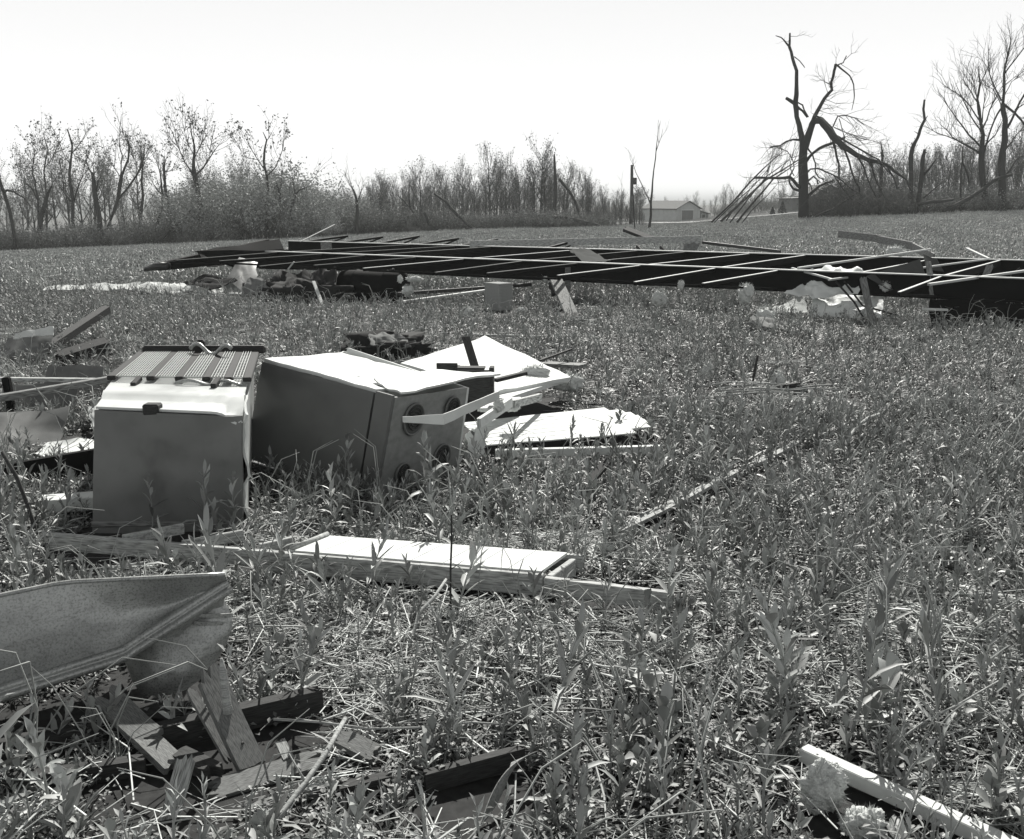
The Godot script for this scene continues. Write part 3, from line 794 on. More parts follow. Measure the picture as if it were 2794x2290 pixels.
	traced("lollipop_tree", "round-crowned bare tree with dark trunk standing above the left brush", "tree", Vector3(-27.29, -2.09, -97.00), [[0.0, 0.0, 0.243, 0.13, 3.03, 0.214, -0.03, 4.49, 0.214, -0.17, 5.7, 0.194, -0.18, 6.9, 0.126, -0.2, 8.1, 0.078, -0.25, 10.0, 0.029], [-0.06, 5.54, 0.078, 0.57, 6.34, 0.068, 1.12, 7.46, 0.049, 1.58, 8.26, 0.024], [-0.22, 5.54, 0.068, -0.73, 6.66, 0.058, -1.07, 7.86, 0.034, -1.31, 9.29, 0.019], [-0.16, 6.82, 0.039, 0.43, 8.26, 0.039, 0.66, 9.45, 0.019], [-0.2, 7.3, 0.039, -0.62, 8.49, 0.029, -0.71, 9.76, 0.015], [0.57, 6.34, 0.039, 1.27, 7.14, 0.029, 1.84, 8.57, 0.015], [-0.17, 7.86, 0.034, 0.15, 9.05, 0.024, 0.2, 9.92, 0.015], [-1.07, 7.86, 0.029, -1.76, 8.65, 0.019, -1.98, 9.05, 0.015]], 3, 0.27, "")
	traced("torn_tree", "antler-shaped bare tree rising above the middle of the brush", "tree", Vector3(-21.15, -2.05, -96.00), [[0.0, 0.0, 0.144, 0.16, 4.52, 0.115, 0.17, 5.64, 0.115, -0.03, 6.67, 0.096, -0.03, 7.46, 0.096, 0.14, 8.48, 0.067, -0.11, 9.19, 0.024], [0.21, 5.48, 0.058, 0.89, 6.27, 0.048, 1.27, 7.38, 0.034, 1.42, 8.09, 0.019], [0.14, 8.48, 0.038, 0.49, 9.03, 0.019], [0.06, 5.95, 0.048, -0.54, 7.06, 0.038, -1.12, 8.56, 0.019], [-0.38, 6.83, 0.029, -1.51, 7.06, 0.024, -1.97, 7.78, 0.014]], 1.6, 0.5, "trees at the left edge of the woods")
	traced("torn_tree", "short broken stub above the brush right of the antler-shaped tree", "tree", Vector3(-19.72, -1.61, -95.00), [[0.0, 0.0, 0.124, -0.1, 3.59, 0.114, -0.34, 4.46, 0.086], [-0.09, 3.67, 0.057, -0.02, 4.54, 0.052, 0.1, 5.41, 0.029]], 1, 0.27, "trees at the left edge of the woods")
	traced("torn_tree", "stub bent sharply right above brush, farther right of short stub", "tree", Vector3(-18.99, -1.61, -95.00), [[0.0, 0.0, 0.143, 0.17, 2.32, 0.143, 0.46, 3.44, 0.095, 0.8, 3.83, 0.067, 1.54, 4.11, 0.029], [0.46, 3.44, 0.043, 0.44, 4.86, 0.024]], 1, 0.27, "trees at the left edge of the woods")
	traced("torn_tree", "small Y-forked bare tree over the low brush in mid distance", "tree", Vector3(-13.62, -2.13, -98.00), [[0.0, 0.0, 0.147, -0.01, 2.65, 0.147, -0.07, 3.47, 0.128, -0.3, 4.37, 0.088, -0.5, 4.74, 0.039], [-0.04, 3.31, 0.069, 0.36, 4.13, 0.039, 0.5, 4.62, 0.02]], 1, 0.18, "trees at the left edge of the woods")
	traced("splintered_snag", "tall bare spike trunk rising out of the middle wood", "tree snag", Vector3(4.18, -1.56, -108.00), [[0.0, 0.0, 0.23, 0.01, 3.12, 0.177, -0.07, 5.77, 0.142, -0.11, 7.3, 0.062]], 0, 0.0, "splintered tree snags")
	traced("splintered_snag", "broken trunk leaning left beside the tall spike trunk", "tree snag", Vector3(7.00, -1.09, -107.00), [[0.0, 0.0, 0.123, -0.93, 2.36, 0.123, -1.54, 3.38, 0.131, -2.48, 4.46, 0.14]], 0.3, 0.0, "splintered tree snags")
	traced("fallen_log", "bent dark limb slanting down into brush at the middle wood", "log", Vector3(-3.32, -1.29, -101.00), [[0.0, 0.0, 0.099, -0.28, 0.21, 0.116, -1.41, 1.19, 0.132, -2.25, 2.02, 0.149, -2.6, 2.57, 0.132, -3.64, 3.27, 0.058]], 0.6, 0.0, "")
	traced("fallen_log", "thick fallen trunk lying on pale ground before the middle wood", "log", Vector3(3.69, -0.07, -103.00), [[0.0, 0.0, 0.118, 0.29, -0.07, 0.186, 2.17, -0.35, 0.203, 3.76, -0.71, 0.203, 4.93, -1.06, 0.118], [2.9, -0.64, 0.101, 2.04, -1.32, 0.084], [3.04, -0.64, 0.068, 3.12, -1.35, 0.051]], 0.8, 0.0, "")
	traced("fallen_log", "arched dark limb in brush left of the bent limb", "log", Vector3(-7.90, 0.33, -100.00), [[0.0, 0.0, 0.098, 0.21, -0.42, 0.131, 0.41, -1.11, 0.115, 1.52, -1.66, 0.082]], 0.8, 0.0, "")
	traced("fallen_log", "broken limb slanting left out of brush, leftmost of middle wood", "log", Vector3(-9.06, 0.30, -102.00), [[0.0, 0.0, 0.067, -0.41, 0.56, 0.067, -1.39, 1.54, 0.042], [-0.27, 0.42, 0.075, -0.23, 2.51, 0.033]], 0.6, 0.0, "")
	traced("slender_sapling", "tall thin lone sapling standing right of the utility pole", "tree", Vector3(10.39, -0.69, -84.00), [[0.0, 0.0, 0.103, 0.07, 2.03, 0.083, 0.2, 3.52, 0.055, 0.33, 5.23, 0.041, 0.45, 6.86, 0.021], [0.01, 1.91, 0.041, -0.36, 2.6, 0.034, -0.97, 3.75, 0.028, -1.34, 4.54, 0.021]], 0.5, 0.0, "")
	traced("slender_sapling", "short thin sapling between utility pole and tall lone sapling", "tree", Vector3(9.29, -0.51, -84.00), [[0.0, 0.0, 0.055, -0.13, 1.85, 0.041, -0.22, 3.51, 0.021]], 0.5, 0.0, "")
	var slim: Array = []
	for i in 5:
		slim.append([bare_tree("bare_tree", 7.0, 0.10, 0.2, 0.14, 0.42, 2), 7.0])
	var leafy: Array = []
	for i in 4:
		leafy.append([bare_tree("leafing_tree", 9.0, 0.14, 0.35, 0.7, 0.5, 2), 9.0])
	var bush: Array = []
	for i in 3:
		bush.append([shrub_proto(4.0, 5.0, 30, 1.6, 0.34), 4.0])
	var low: Array = []
	for i in 3:
		low.append([shrub_proto(2.2, 4.0, 34, 0.6, 0.22), 2.2])
	var pile: Array = []
	for i in 2:
		pile.append([shrub_proto(2.5, 3.5, 30, 0.08, 0.12), 2.5])
	belt(leafy, "leafing_tree", "slim tree with tufts of young leaves behind the torn left trees", "tree", "leafing trees behind the left field edge", 58, -330, 860, 104, 128, [8, 9, 8.5, 9, 8.5, 7.5, 7, 4.5])
	belt(bush, "leafing_bush", "tall bush in young leaf heaped in the middle of the left wood edge", "bush", "tall leafing bushes left of the middle wood", 30, 480, 1010, 94, 112, [3.0, 4.6, 5.6, 5.2, 4.2, 3.2, 2.8])
	belt(bush, "leafing_bush", "tall bush in young leaf standing beneath the torn trees at the left", "bush", "leafing bushes below the torn left trees", 20, -330, 540, 100, 112, [1.8, 2.4, 2.0, 2.4])
	belt(low, "undergrowth_bush", "low dark bush along the left field edge", "bush", "low bushes along the left field edge", 38, -330, 600, 95, 100, [2.2, 1.9, 2.0, 1.7])
	belt(slim, "bare_tree", "slim bare tree of the dense middle wood", "tree", "slim bare trees of the middle wood", 150, 830, 1760, 106, 145, [4.2, 4.4, 5.0, 5.6, 6.4, 7.1, 7.4, 6.0, 3.8, 2.8])
	belt(low, "undergrowth_bush", "low dark bush at the foot of the middle wood", "bush", "low bushes along the middle wood", 34, 880, 1660, 102, 110, [2.3, 2.0, 1.8, 1.6, 1.2])
	belt(slim, "bare_tree", "slim bare tree of the right-hand wood behind the snags", "tree", "slim bare trees of the right-hand wood", 120, 2290, 3100, 98, 128, [4.6, 5.6, 6.0, 6.4, 6.6])
	belt(low, "undergrowth_bush", "low dark bush along the right field edge", "bush", "low bushes along the right field edge", 36, 2330, 3100, 90, 97, [2.0, 2.2, 1.9, 2.0])
	belt(pile, "brush_heap", "heap of tangled broken branches under the storm-broken tree's hanging limb", "brush heap", "brush heaps under the hanging limb", 17, 2225, 2450, 85, 94, [1.2, 2.4, 3.0, 3.2, 2.4])
	belt(pile, "brush_heap", "heap of broken branches along the foot of the middle wood", "brush heap", "brush heaps below the middle wood", 12, 960, 1640, 100, 104, [1.6, 1.2, 1.3, 1.2])
	belt(slim, "bare_tree", "far bare tree beyond the road and the farm buildings", "tree", "far bare trees beyond the road", 46, 1650, 2330, 240, 280, [4.4, 4.8, 5.6, 6.2, 6.0, 6.4])
	belt(low, "undergrowth_bush", "far low bush beyond the farm buildings", "bush", "far low bushes beyond the road", 26, 1600, 2330, 225, 240, [2.6, 2.4, 2.8, 2.6])
	var round_ := bare_tree("round_bare_tree", 4.6, 0.12, 0.5, 0.8, 0.62, 2)
	round_.position = at_px(1746, 150)
	add_child(round_)
	tag(round_, "small round-headed tree between the utility pole and the barn", "tree")
	for pr in slim + leafy + bush + low + pile:
		pr[0].free()

# ---------------------------------------------------------------- mobile home chassis
func chassis():
	var o := thing("chassis_frame", "long dark steel floor frame of a wrecked mobile home lying across the field", "chassis frame", W(-5.1, 0, 21.0))
	o.rotation.y = -0.5752
	for e in 2:
		var pts: Array = [[0.6, 0.0], [16.5, 0.0]] if e == 0 else [[-2.6, 3.85], [17.0, 4.5]]
		var a := Vector3(pts[0][0], 0.0, -pts[0][1])
		var b := Vector3(pts[1][0], 0.0, -pts[1][1])
		var st := tool_()
		add_bar(st, a + Vector3(0, 0.48, 0), b + Vector3(0, 0.48, 0), 0.27, 0.014, 0.002)
		add_bar(st, a + Vector3(0, 0.335, 0), b + Vector3(0, 0.335, 0), 0.018, 0.10, 0.002)
		var beam := part("main_beam", st, "tar_steel", o)
		st = tool_()
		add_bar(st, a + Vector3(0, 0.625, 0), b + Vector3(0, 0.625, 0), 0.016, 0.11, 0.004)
		part("sun_toned_flange", st, "pale_metal_and_sun_tone", beam)  # pale colour imitates sun along the beam's top edge
	for k in 15:
		var s := 0.95 + 1.07 * k + R.randf_range(-0.10, 0.10)
		var skew := R.randf_range(-0.10, 0.10)
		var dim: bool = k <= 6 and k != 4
		var tf := 3.85 + 0.033 * (s + 2.6)
		# cross member between the beams
		if not (k in [3, 9, 12]):
			var st := tool_()
			add_bar(st, Vector3(s, 0.565, -0.06), Vector3(s + skew, 0.565, -tf + 0.06), 0.09, 0.04, 0.002)
			var cm := part("cross_member", st, "tar_steel", o)
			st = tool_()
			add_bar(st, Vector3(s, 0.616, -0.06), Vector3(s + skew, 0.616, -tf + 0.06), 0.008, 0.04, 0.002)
			part("sun_toned_flange", st, "dim_sun_tone" if dim else "pale_metal_and_sun_tone", cm)  # lighter strip paints the sunlit top line of the cross member
		# tapered outriggers on both sides
		for side in 2:
			if side == 0 and (k in [10, 12, 14]):
				continue
			if side == 1 and not (k in [1, 2, 3, 12, 13]):
				continue
			outrigger(o, s, -0.06 if side == 0 else tf + 0.06, -2.45 if side == 0 else tf + 1.65, R.randf_range(-0.07, 0.0) if side == 0 else R.randf_range(0.07, 0.13), "dim_sun_tone" if dim else "pale_metal_and_sun_tone")
	for k in [-3, -2, -1, 0]:
		var s0: float = 0.95 + 1.07 * k
		outrigger(o, s0, 3.91 + 0.033 * (s0 + 2.6), 5.55 + 0.033 * (s0 + 2.6), R.randf_range(0.07, 0.13), "dim_sun_tone")
	# towing tongue: two converging bars
	var inv := o.transform.affine_inverse()
	var apex := inv * W(-6.5, 0.36, 20.3)
	for q in [inv * W(-5.1, 0.48, 20.7), inv * W(-5.6, 0.6, 25.4)]:
		var st := tool_()
		add_bar(st, apex, q, 0.15, 0.08, 0.006)
		part("tongue_bar", st, "tar_steel", o)
	var st2 := tool_()
	add_tube(st2, [apex + Vector3(-0.35, -0.06, 0.05), apex + Vector3(-0.1, 0, 0), apex + Vector3(0.25, 0.02, 0)], [0.04, 0.07, 0.07], 8)
	part("coupler", st2, "dark_metal", o)
	# sheet decking still held at the front end
	st2 = tool_()
	add_panel(st2, inv * W(-5.95, 0.60, 20.75), inv * W(-4.1, 0.655, 20.6), inv * W(-4.0, 0.345, 20.45), inv * W(-5.2, 0.32, 20.45), 0.02, 0.05, 0.8, 8, 4)
	part("front_sheet", st2, "tar_steel", o)
	st2 = tool_()
	add_panel(st2, inv * W(-5.95, 0.605, 20.8), inv * W(-5.35, 0.665, 25.3), inv * W(-5.2, 0.33, 25.2), inv * W(-5.75, 0.31, 20.8), 0.02, 0.05, 0.7, 10, 4)
	part("deck_sheet", st2, "tar_steel", o)
	# dark skirting hung below the near beam at its right end
	st2 = tool_()
	add_panel(st2, Vector3(12.55, 0.32, 0.07), Vector3(16.6, 0.32, 0.07), Vector3(16.6, -0.05, 0.12), Vector3(12.6, -0.05, 0.12), 0.02, 0.04, 1.0, 10, 3)
	part("skirting", st2, "tar_steel", o)
	# underlay still hanging behind
	st2 = tool_()
	add_panel(st2, Vector3(12.9, 0.40, -1.6), Vector3(17.0, 0.42, -1.6), Vector3(17.0, 0.0, -1.3), Vector3(12.9, 0.0, -1.3), 0.02, 0.05, 1.0, 10, 3)
	part("torn_underlay", st2, "tar_steel", o)

func outrigger(o: Node3D, s: float, t0: float, t1: float, rise: float, key: String):
	var bend := R.randf_range(-0.12, 0.12)
	var st := tool_()
	add_bar(st, Vector3(s, 0.59, -t0), Vector3(s + bend, 0.59 + rise, -t1), 0.04, 0.03, 0.002)
	add_bar(st, Vector3(s, 0.36, -t0), Vector3(s + bend * 0.95, 0.575 + rise * 0.95, -lerpf(t0, t1, 0.95)), 0.03, 0.025, 0.002)
	var og := part("outrigger", st, "tar_steel", o)
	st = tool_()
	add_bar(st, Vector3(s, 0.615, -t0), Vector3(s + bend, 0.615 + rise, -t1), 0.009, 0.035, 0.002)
	part("sun_toned_flange", st, key, og)  # strip coloured as if the sun lit the outrigger's top

func cloth(called: String, label: String, category: String, corners: Array, key: String, amp: float, freq: float, th := 0.012, nu := 14, nv := 10, sd := 0.0) -> MeshInstance3D:
	var at: Vector3 = corners[0]
	var st := tool_()
	add_panel(st, Vector3.ZERO, corners[1] - at, corners[2] - at, corners[3] - at, th, amp, freq, nu, nv, sd)
	return single(called, label, category, done(st), key, Transform3D(Basis(), at))

func tuft(label: String, at: Vector3, size: Vector3, sd: float):
	var st := tool_()
	lump(st, Vector3(0, size.y * 0.5, 0), size, 0.55, sd, 30, 18)
	fibres(st, size, 90)
	single("insulation_tuft", label, "insulation", done(st), "insulation", Transform3D(Basis(), at), "insulation tufts blown over the wreck")

func chassis_debris():
	# pale beam across the far outriggers
	board("pale_beam", "long pale beam lying along the far side of the chassis frame", "beam", W(-0.88, 0.66, 22.95), W(4.0, 0.75, 23.4), 0.14, 0.05, "weathered_white")
	for q in [[4.02, 0.68, 23.3, 5.0, 0.62, 20.6], [2.6, 0.62, 23.0, 3.0, 0.15, 22.4], [3.1, 0.6, 23.1, 3.45, 0.2, 22.7]]:
		board("dark_strut", ["dark strut sloping right from the pale beam's right end", "short dark brace below the middle of the pale beam", "short dark brace below the right part of the pale beam"][0 if q[0] > 4.0 else (1 if q[0] < 3.0 else 2)], "strut", W(q[0], q[1], q[2]), W(q[3], q[4], q[5]), 0.06, 0.05, "dark_metal")
	cloth("cloth_scrap", "grey cloth scrap hanging at the right end of the pale beam", "cloth", [W(3.6, 0.66, 23.3), W(3.95, 0.68, 23.25), W(3.8, 0.42, 23.1), W(3.62, 0.38, 23.15)], "grey_wood", 0.05, 3.0)
	board("dark_board_end", "dark board end sticking up behind the pale beam's middle", "board", W(2.62, 0.9, 26.0), W(3.35, 0.62, 25.6), 0.07, 0.2, "dark_wood", 0.3, Vector2(0.06, 0.02))
	# stepped grey boards at the right
	for q in [[6.95, 0.93, 23.6, 7.55, 0.86, 22.7, "upper of three stepped grey boards behind the frame's right part"], [7.5, 0.85, 22.7, 7.75, 0.77, 21.4, "middle of three stepped grey boards behind the frame's right part"], [7.75, 0.76, 21.4, 7.5, 0.64, 19.6, "lowest of three stepped grey boards behind the frame's right part"]]:
		board("stepped_board", q[6], "board", W(q[0], q[1] - 0.08, q[2]), W(q[3], q[4] - 0.08, q[5]), 0.15, 0.03, "grey_wood", 0.0, Vector2.ZERO, 0.0, "stepped grey boards")
	tuft("thick pale insulation chunk on the far beam below the stepped boards", W(6.72, 0.63, 19.35), Vector3(0.19, 0.09, 0.1), 1.0)
	tuft("pale insulation chunk standing under the far beam's thick chunk", W(6.55, 0.35, 19.2), Vector3(0.1, 0.14, 0.08), 3.0)
	# draped cloth and the plastic sheet below
	cloth("draped_cloth", "white cloth draped over the near beam right of centre", "cloth", [W(4.15, 0.66, 15.3), W(4.75, 0.66, 14.95), W(4.6, 0.32, 14.6), W(3.75, 0.30, 14.9)], "thin_sheet", 0.09, 2.6, 0.006, 18, 14)
	cloth("plastic_sheet", "crumpled white plastic sheet on the grass below the near beam", "plastic sheet", [W(4.15, 0.34, 15.1), W(5.0, 0.33, 14.75), W(4.85, 0.04, 14.3), W(4.0, 0.03, 14.7)], "thin_sheet", 0.06, 2.4, 0.006, 20, 14, 4.0)
	cloth("plastic_sheet", "low grey corner of sheet lying left of the crumpled plastic sheet", "plastic sheet", [W(3.72, 0.04, 15.6), W(4.05, 0.28, 15.3), W(4.05, 0.05, 14.9), W(3.6, 0.03, 15.2)], "cloth", 0.05, 2.2, 0.006, 10, 8, 2.0)
	for q in [[4.35, 0.5, 14.75, 4.52, 0.25, 14.45, 4.62, 0.0, 14.2, "short black cable curving down before the plastic sheet"], [4.46, 0.5, 14.75, 4.65, 0.2, 14.5, 5.1, 0.08, 14.4, "longer black cable sagging right before the plastic sheet"]]:
		var st := tool_()
		add_tube(st, [Vector3.ZERO, Vector3(q[3] - q[0], q[4] - q[1], q[2] - q[5]), Vector3(q[6] - q[0], q[7] - q[1], q[2] - q[8])], [0.014, 0.014, 0.014], 5)
		single("cable", q[9], "cable", done(st), "dark_rubber", Transform3D(Basis(), W(q[0], q[1], q[2])), "cables below the near beam")
	# bent bars over the near beam
	board("bent_bar", "pale bar sloping down right from the near beam's draped cloth", "bar", W(3.9, 0.64, 15.35), W(4.25, 0.54, 14.6), 0.025, 0.035, "pale_metal_and_sun_tone")
	board("bent_bar", "long pale bar rising right across both beams", "bar", W(4.18, 0.54, 14.5), W(7.39, 0.66, 17.2), 0.025, 0.035, "pale_metal_and_sun_tone")
	board("bent_bar", "pale bar crossing the far beam under the insulation chunk", "bar", W(3.95, 0.65, 15.2), W(7.58, 0.69, 20.0), 0.03, 0.035, "pale_metal_and_sun_tone")
	board("bent_bar", "bright bar at the right edge before the dark skirting", "bar", W(5.01, 0.58, 13.2), W(7.3, 0.67, 15.0), 0.03, 0.05, "pale_metal_and_sun_tone")
	board("bent_bar", "short pale bar sticking up beyond the frame at the far right", "bar", W(8.02, 0.73, 19.5), W(8.0, 0.6, 18.5), 0.03, 0.05, "pale_metal_and_sun_tone")
	board("bent_bar", "small white bar lying before the dark skirting", "bar", W(5.2, 0.22, 13.85), W(5.52, 0.21, 13.85), 0.03, 0.05, "white_paint")
	cloth("smoky_sheet", "folded grey translucent panel standing between the beams at the right", "panel", [W(4.68, 0.59, 14.55), W(5.46, 0.80, 14.75), W(5.5, 0.61, 14.65), W(4.98, 0.40, 14.42)], "smoky_sheet", 0.03, 1.0, 0.008, 8, 6)
	cloth("smoky_sheet", "small grey folded plate standing on the far beam's right part", "panel", [W(6.55, 0.72, 17.6), W(6.66, 0.68, 17.3), W(6.70, 0.46, 17.1), W(6.5, 0.52, 17.3)], "smoky_sheet", 0.03, 1.0, 0.008, 4, 4)
	# posts
	board("post", "weathered post leaning against the near beam left of the grey panel", "post", W(4.62, -0.05, 13.9), W(4.58, 0.58, 14.35), 0.06, 0.07, "grey_wood", 0.0, Vector2(0.02, 0.03), 0.0, "posts before the near beam")
	board("post", "taller thin post before the dark skirting, tilted to the left", "post", W(5.5, -0.05, 14.1), W(5.38, 0.80, 14.25), 0.05, 0.055, "grey_wood", 0.0, Vector2(0.02, 0.03), 0.0, "posts before the near beam")
	board("post", "short stake in the grass before the dark skirting", "post", W(6.1, -0.05, 13.7), W(6.13, 0.19, 13.75), 0.04, 0.05, "grey_wood", 0.0, Vector2(0.02, 0.03), 0.0, "posts before the near beam")
	board("post", "light post standing between the beams near the right edge", "post", W(6.4, 0.36, 15.0), W(6.6, 0.7, 15.2), 0.05, 0.08, "grey_wood", 0.0, Vector2(0.02, 0.03), 0.0, "posts before the near beam")
	# strap plate and curled sheet at the centre of the near beam
	var st := tool_()
	add_box(st, Transform3D(Basis(), Vector3(0, 0.28, 0)), Vector3(0.09, 0.44, 0.012))
	single("strap_plate", "grey strap plate hanging down across the near beam's middle", "metal plate", done(st), "grey_wood", Transform3D(Basis().rotated(Vector3.UP, 0.3), W(0.86, 0.10, 16.95)))
	cloth("curled_sheet", "curled grey sheet between the beams right of the strap plate", "metal sheet", [W(0.95, 0.75, 18.5), W(1.29, 0.72, 18.9), W(1.55, 0.62, 17.2), W(1.12, 0.60, 17.0)], "smoky_sheet", 0.06, 1.6, 0.006, 10, 8)
	# box on the grass and leaning boards
	st = tool_()
	add_box(st, Transform3D(Basis(), Vector3(0, 0.19, 0)), Vector3(0.26, 0.40, 0.34), 0.008)
	single("concrete_block", "upright concrete block on the grass under the frame's middle", "concrete block", done(st), "concrete", Transform3D(Basis().rotated(Vector3.UP, 0.72), W(-0.2, -0.01, 16.15)))
	board("leaning_board", "grey board leaning against the near beam beside the strap plate", "board", W(0.86, -0.05, 15.6), W(0.66, 0.40, 16.6), 0.04, 0.19, "grey_wood")
	board("leaning_board", "dark broken board behind the leaning grey board", "board", W(0.58, 0.20, 16.9), W(0.75, 0.32, 16.8), 0.05, 0.22, "dark_wood", 1.2, Vector2(0.05, 0.04))
	var tufts := [
		["white tuft on the frame left of the concrete block, uppermost", -1.62, 0.42, 15.9, 0.05, 0.07], ["flat white tuft beside the uppermost tuft left of the block", -1.42, 0.43, 15.9, 0.16, 0.05], ["white tuft hanging below the flat one left of the block", -1.5, 0.26, 15.8, 0.11, 0.09],
		["pale tuft on the grass left of the concrete block", -0.62, 0.0, 15.1, 0.12, 0.10], ["small white tuft on the grass right of the concrete block", 0.13, 0.02, 15.6, 0.08, 0.04], ["small white tuft stuck on the near beam left of the strap plate", 0.52, 0.35, 17.0, 0.05, 0.05],
		["long white tuft on the grass right of the leaning grey board", 1.05, 0.0, 14.9, 0.12, 0.04], ["grey tuft hanging under the near beam right of the curled sheet", 2.02, 0.20, 15.0, 0.13, 0.14], ["white tuft on an outrigger tip, left of two", 2.2, 0.46, 14.3, 0.06, 0.07], ["white ragged tuft on an outrigger tip, right of two", 3.0, 0.40, 13.9, 0.08, 0.11],
		["large grey tuft hanging from the beam above the biggest heap", 3.1, 0.28, 14.6, 0.13, 0.16], ["big bright tuft on the grass left of the plastic sheet", 3.25, 0.02, 14.0, 0.17, 0.17], ["lower lump of the tuft heap left of the plastic sheet", 3.3, 0.0, 13.7, 0.13, 0.08], ["white scrap on the grass just left of the plastic sheet", 3.6, 0.0, 14.1, 0.14, 0.04],
		["white ragged tuft under the bent bars beside the draped cloth", 4.95, 0.42, 14.5, 0.12, 0.08], ["tiny white tuft lying far out on the field", 0.8, -0.02, 27.0, 0.22, 0.07], ["pale tuft on the field beyond the frame's right part", 3.6, 0.0, 27.5, 0.14, 0.14],
	]
	for q in tufts:
		tuft(q[0], W(q[1], q[2], q[3]), Vector3(q[4], q[5], q[4] * 0.8) * 0.78, q[1] * 7.0)
	cloth("grey_flap", "dark grey flap lying on the grass under the tuft heap", "cloth", [W(3.05, 0.14, 13.9), W(3.5, 0.04, 13.5), W(3.35, 0.02, 13.2), W(2.95, 0.06, 13.5)], "grey_cloth", 0.05, 3.0)
	# heap at the left end: barrel, cloths, sheets
	var h := thing("barrel", "dark metal barrel lying under the left part of the frame", "barrel", W(-2.15, 0.0, 17.1))
	st = tool_()
	var pts: Array = []
	var rad: Array = []
	for q in [[-0.52, 0.18], [-0.5, 0.25], [-0.28, 0.26], [-0.26, 0.272], [-0.24, 0.26], [0.2, 0.26], [0.22, 0.272], [0.24, 0.26], [0.48, 0.25], [0.5, 0.2]]:
		pts.append(Vector3(q[0], 0.24, q[0] * 0.35))
		rad.append(q[1])
	add_tube(st, pts, rad, 20)
	part("drum", st, "tar_steel", h)
	st = tool_()
	add_tube(st, [Vector3(0.3, 0.49, 0.1), Vector3(0.3, 0.53, 0.1)], [0.035, 0.035], 10)
	part("bung", st, "dark_metal", h)
	cloth("dark_sheet", "dark sagging sheet draped left of the barrel", "sheet", [W(-4.1, 0.30, 18.3), W(-2.75, 0.46, 17.3), W(-2.6, 0.02, 16.6), W(-4.0, 0.02, 17.3)], "dark_cloth", 0.22, 1.3, 0.02, 18, 12)
	st = tool_()
	lump(st, Vector3(0, 0.12, 0), Vector3(0.95, 0.24, 0.45), 0.6, 61.0, 30, 16)
	single("dark_cloth_heap", "long heap of black cloth on the grass below the sagging sheet", "cloth heap", done(st), "dark_cloth", Transform3D(Basis().rotated(Vector3.UP, -0.5), W(-3.3, 0.0, 17.3)))
	cloth("dark_sheet", "curled dark sheet edge rising over the sagging sheet", "sheet", [W(-4.4, 0.18, 17.9), W(-4.05, 0.34, 17.6), W(-3.8, 0.22, 17.2), W(-4.2, 0.05, 17.3)], "grey_cloth", 0.12, 2.0, 0.02, 10, 8)
	cloth("dark_sheet", "black flap sticking out left above the white cloth", "sheet", [W(-5.6, 0.20, 18.7), W(-5.1, 0.34, 18.6), W(-4.55, 0.26, 18.2), W(-5.0, 0.08, 18.2)], "dark_cloth", 0.08, 1.5, 0.02, 8, 6)
	cloth("grey_gusset", "pale grey triangular sheet hanging from the frame's left end", "metal sheet", [W(-4.75, 0.60, 19.2), W(-4.45, 0.50, 19.2), W(-4.1, 0.02, 17.6), W(-4.85, 0.22, 18.6)], "grey_steel", 0.05, 1.2, 0.01, 8, 8)
	board("white_stick", "short white stick leaning before the barrel", "stick", W(-3.02, 0.36, 16.7), W(-2.82, 0.03, 16.3), 0.02, 0.05, "white_paint")
	board("white_stick", "small pale splinter above the sagging sheet", "stick", W(-3.52, 0.50, 17.3), W(-3.42, 0.62, 17.3), 0.02, 0.05, "pale_metal_and_sun_tone")
	cloth("white_cloth", "long white cloth lying in the grass off the frame's left end", "cloth", [W(-6.6, 0.10, 19.4), W(-4.5, 0.22, 18.6), W(-4.4, 0.02, 17.9), W(-6.4, 0.02, 18.7)], "cloth", 0.12, 1.7, 0.02, 24, 10)
	cloth("white_cloth", "thin trailing strip of white cloth farthest left in the grass", "cloth", [W(-8.0, 0.1, 18.9), W(-6.5, 0.13, 19.2), W(-6.5, 0.04, 18.9), W(-8.0, 0.04, 18.6)], "cloth", 0.05, 2.0, 0.02, 16, 4)
	board("thin_board", "thin pale lath on the grass beneath the frame's left half", "lath", W(-1.6, 0.12, 15.9), W(0.0, 0.26, 16.9), 0.03, 0.08, "pale_metal_and_sun_tone")
	board("thin_board", "dark lath beside the pale lath beneath the frame", "lath", W(-1.7, 0.2, 16.3), W(0.3, 0.27, 17.2), 0.05, 0.06, "dark_metal")
	board("thin_board", "pale gusset plate on the far beam's left part", "plate", W(-4.2, 0.55, 24.3), W(-3.95, 0.56, 24.2), 0.2, 0.02, "grey_wood")
	board("thin_board", "thin pole slanting up beyond the frame's left end", "pole", W(-4.75, 0.64, 24.8), W(-4.2, 0.98, 26.3), 0.022, 0.022, "pale_metal_and_sun_tone")
	board("thin_board", "long thin strip lying in the grass between frame and stove", "lath", W(-0.55, 0.05, 12.6), W(0.38, 0.04, 12.5), 0.02, 0.06, "pale_wood")
	out_of_way(-2.2, 16.9, 0.7, 0.5)
	out_of_way(5.9, 14.4, 0.9, 0.2)
	out_of_way(-0.2, 15.7, 0.28, 0.6)
	out_of_way(0.78, 15.5, 0.2, 0.5)

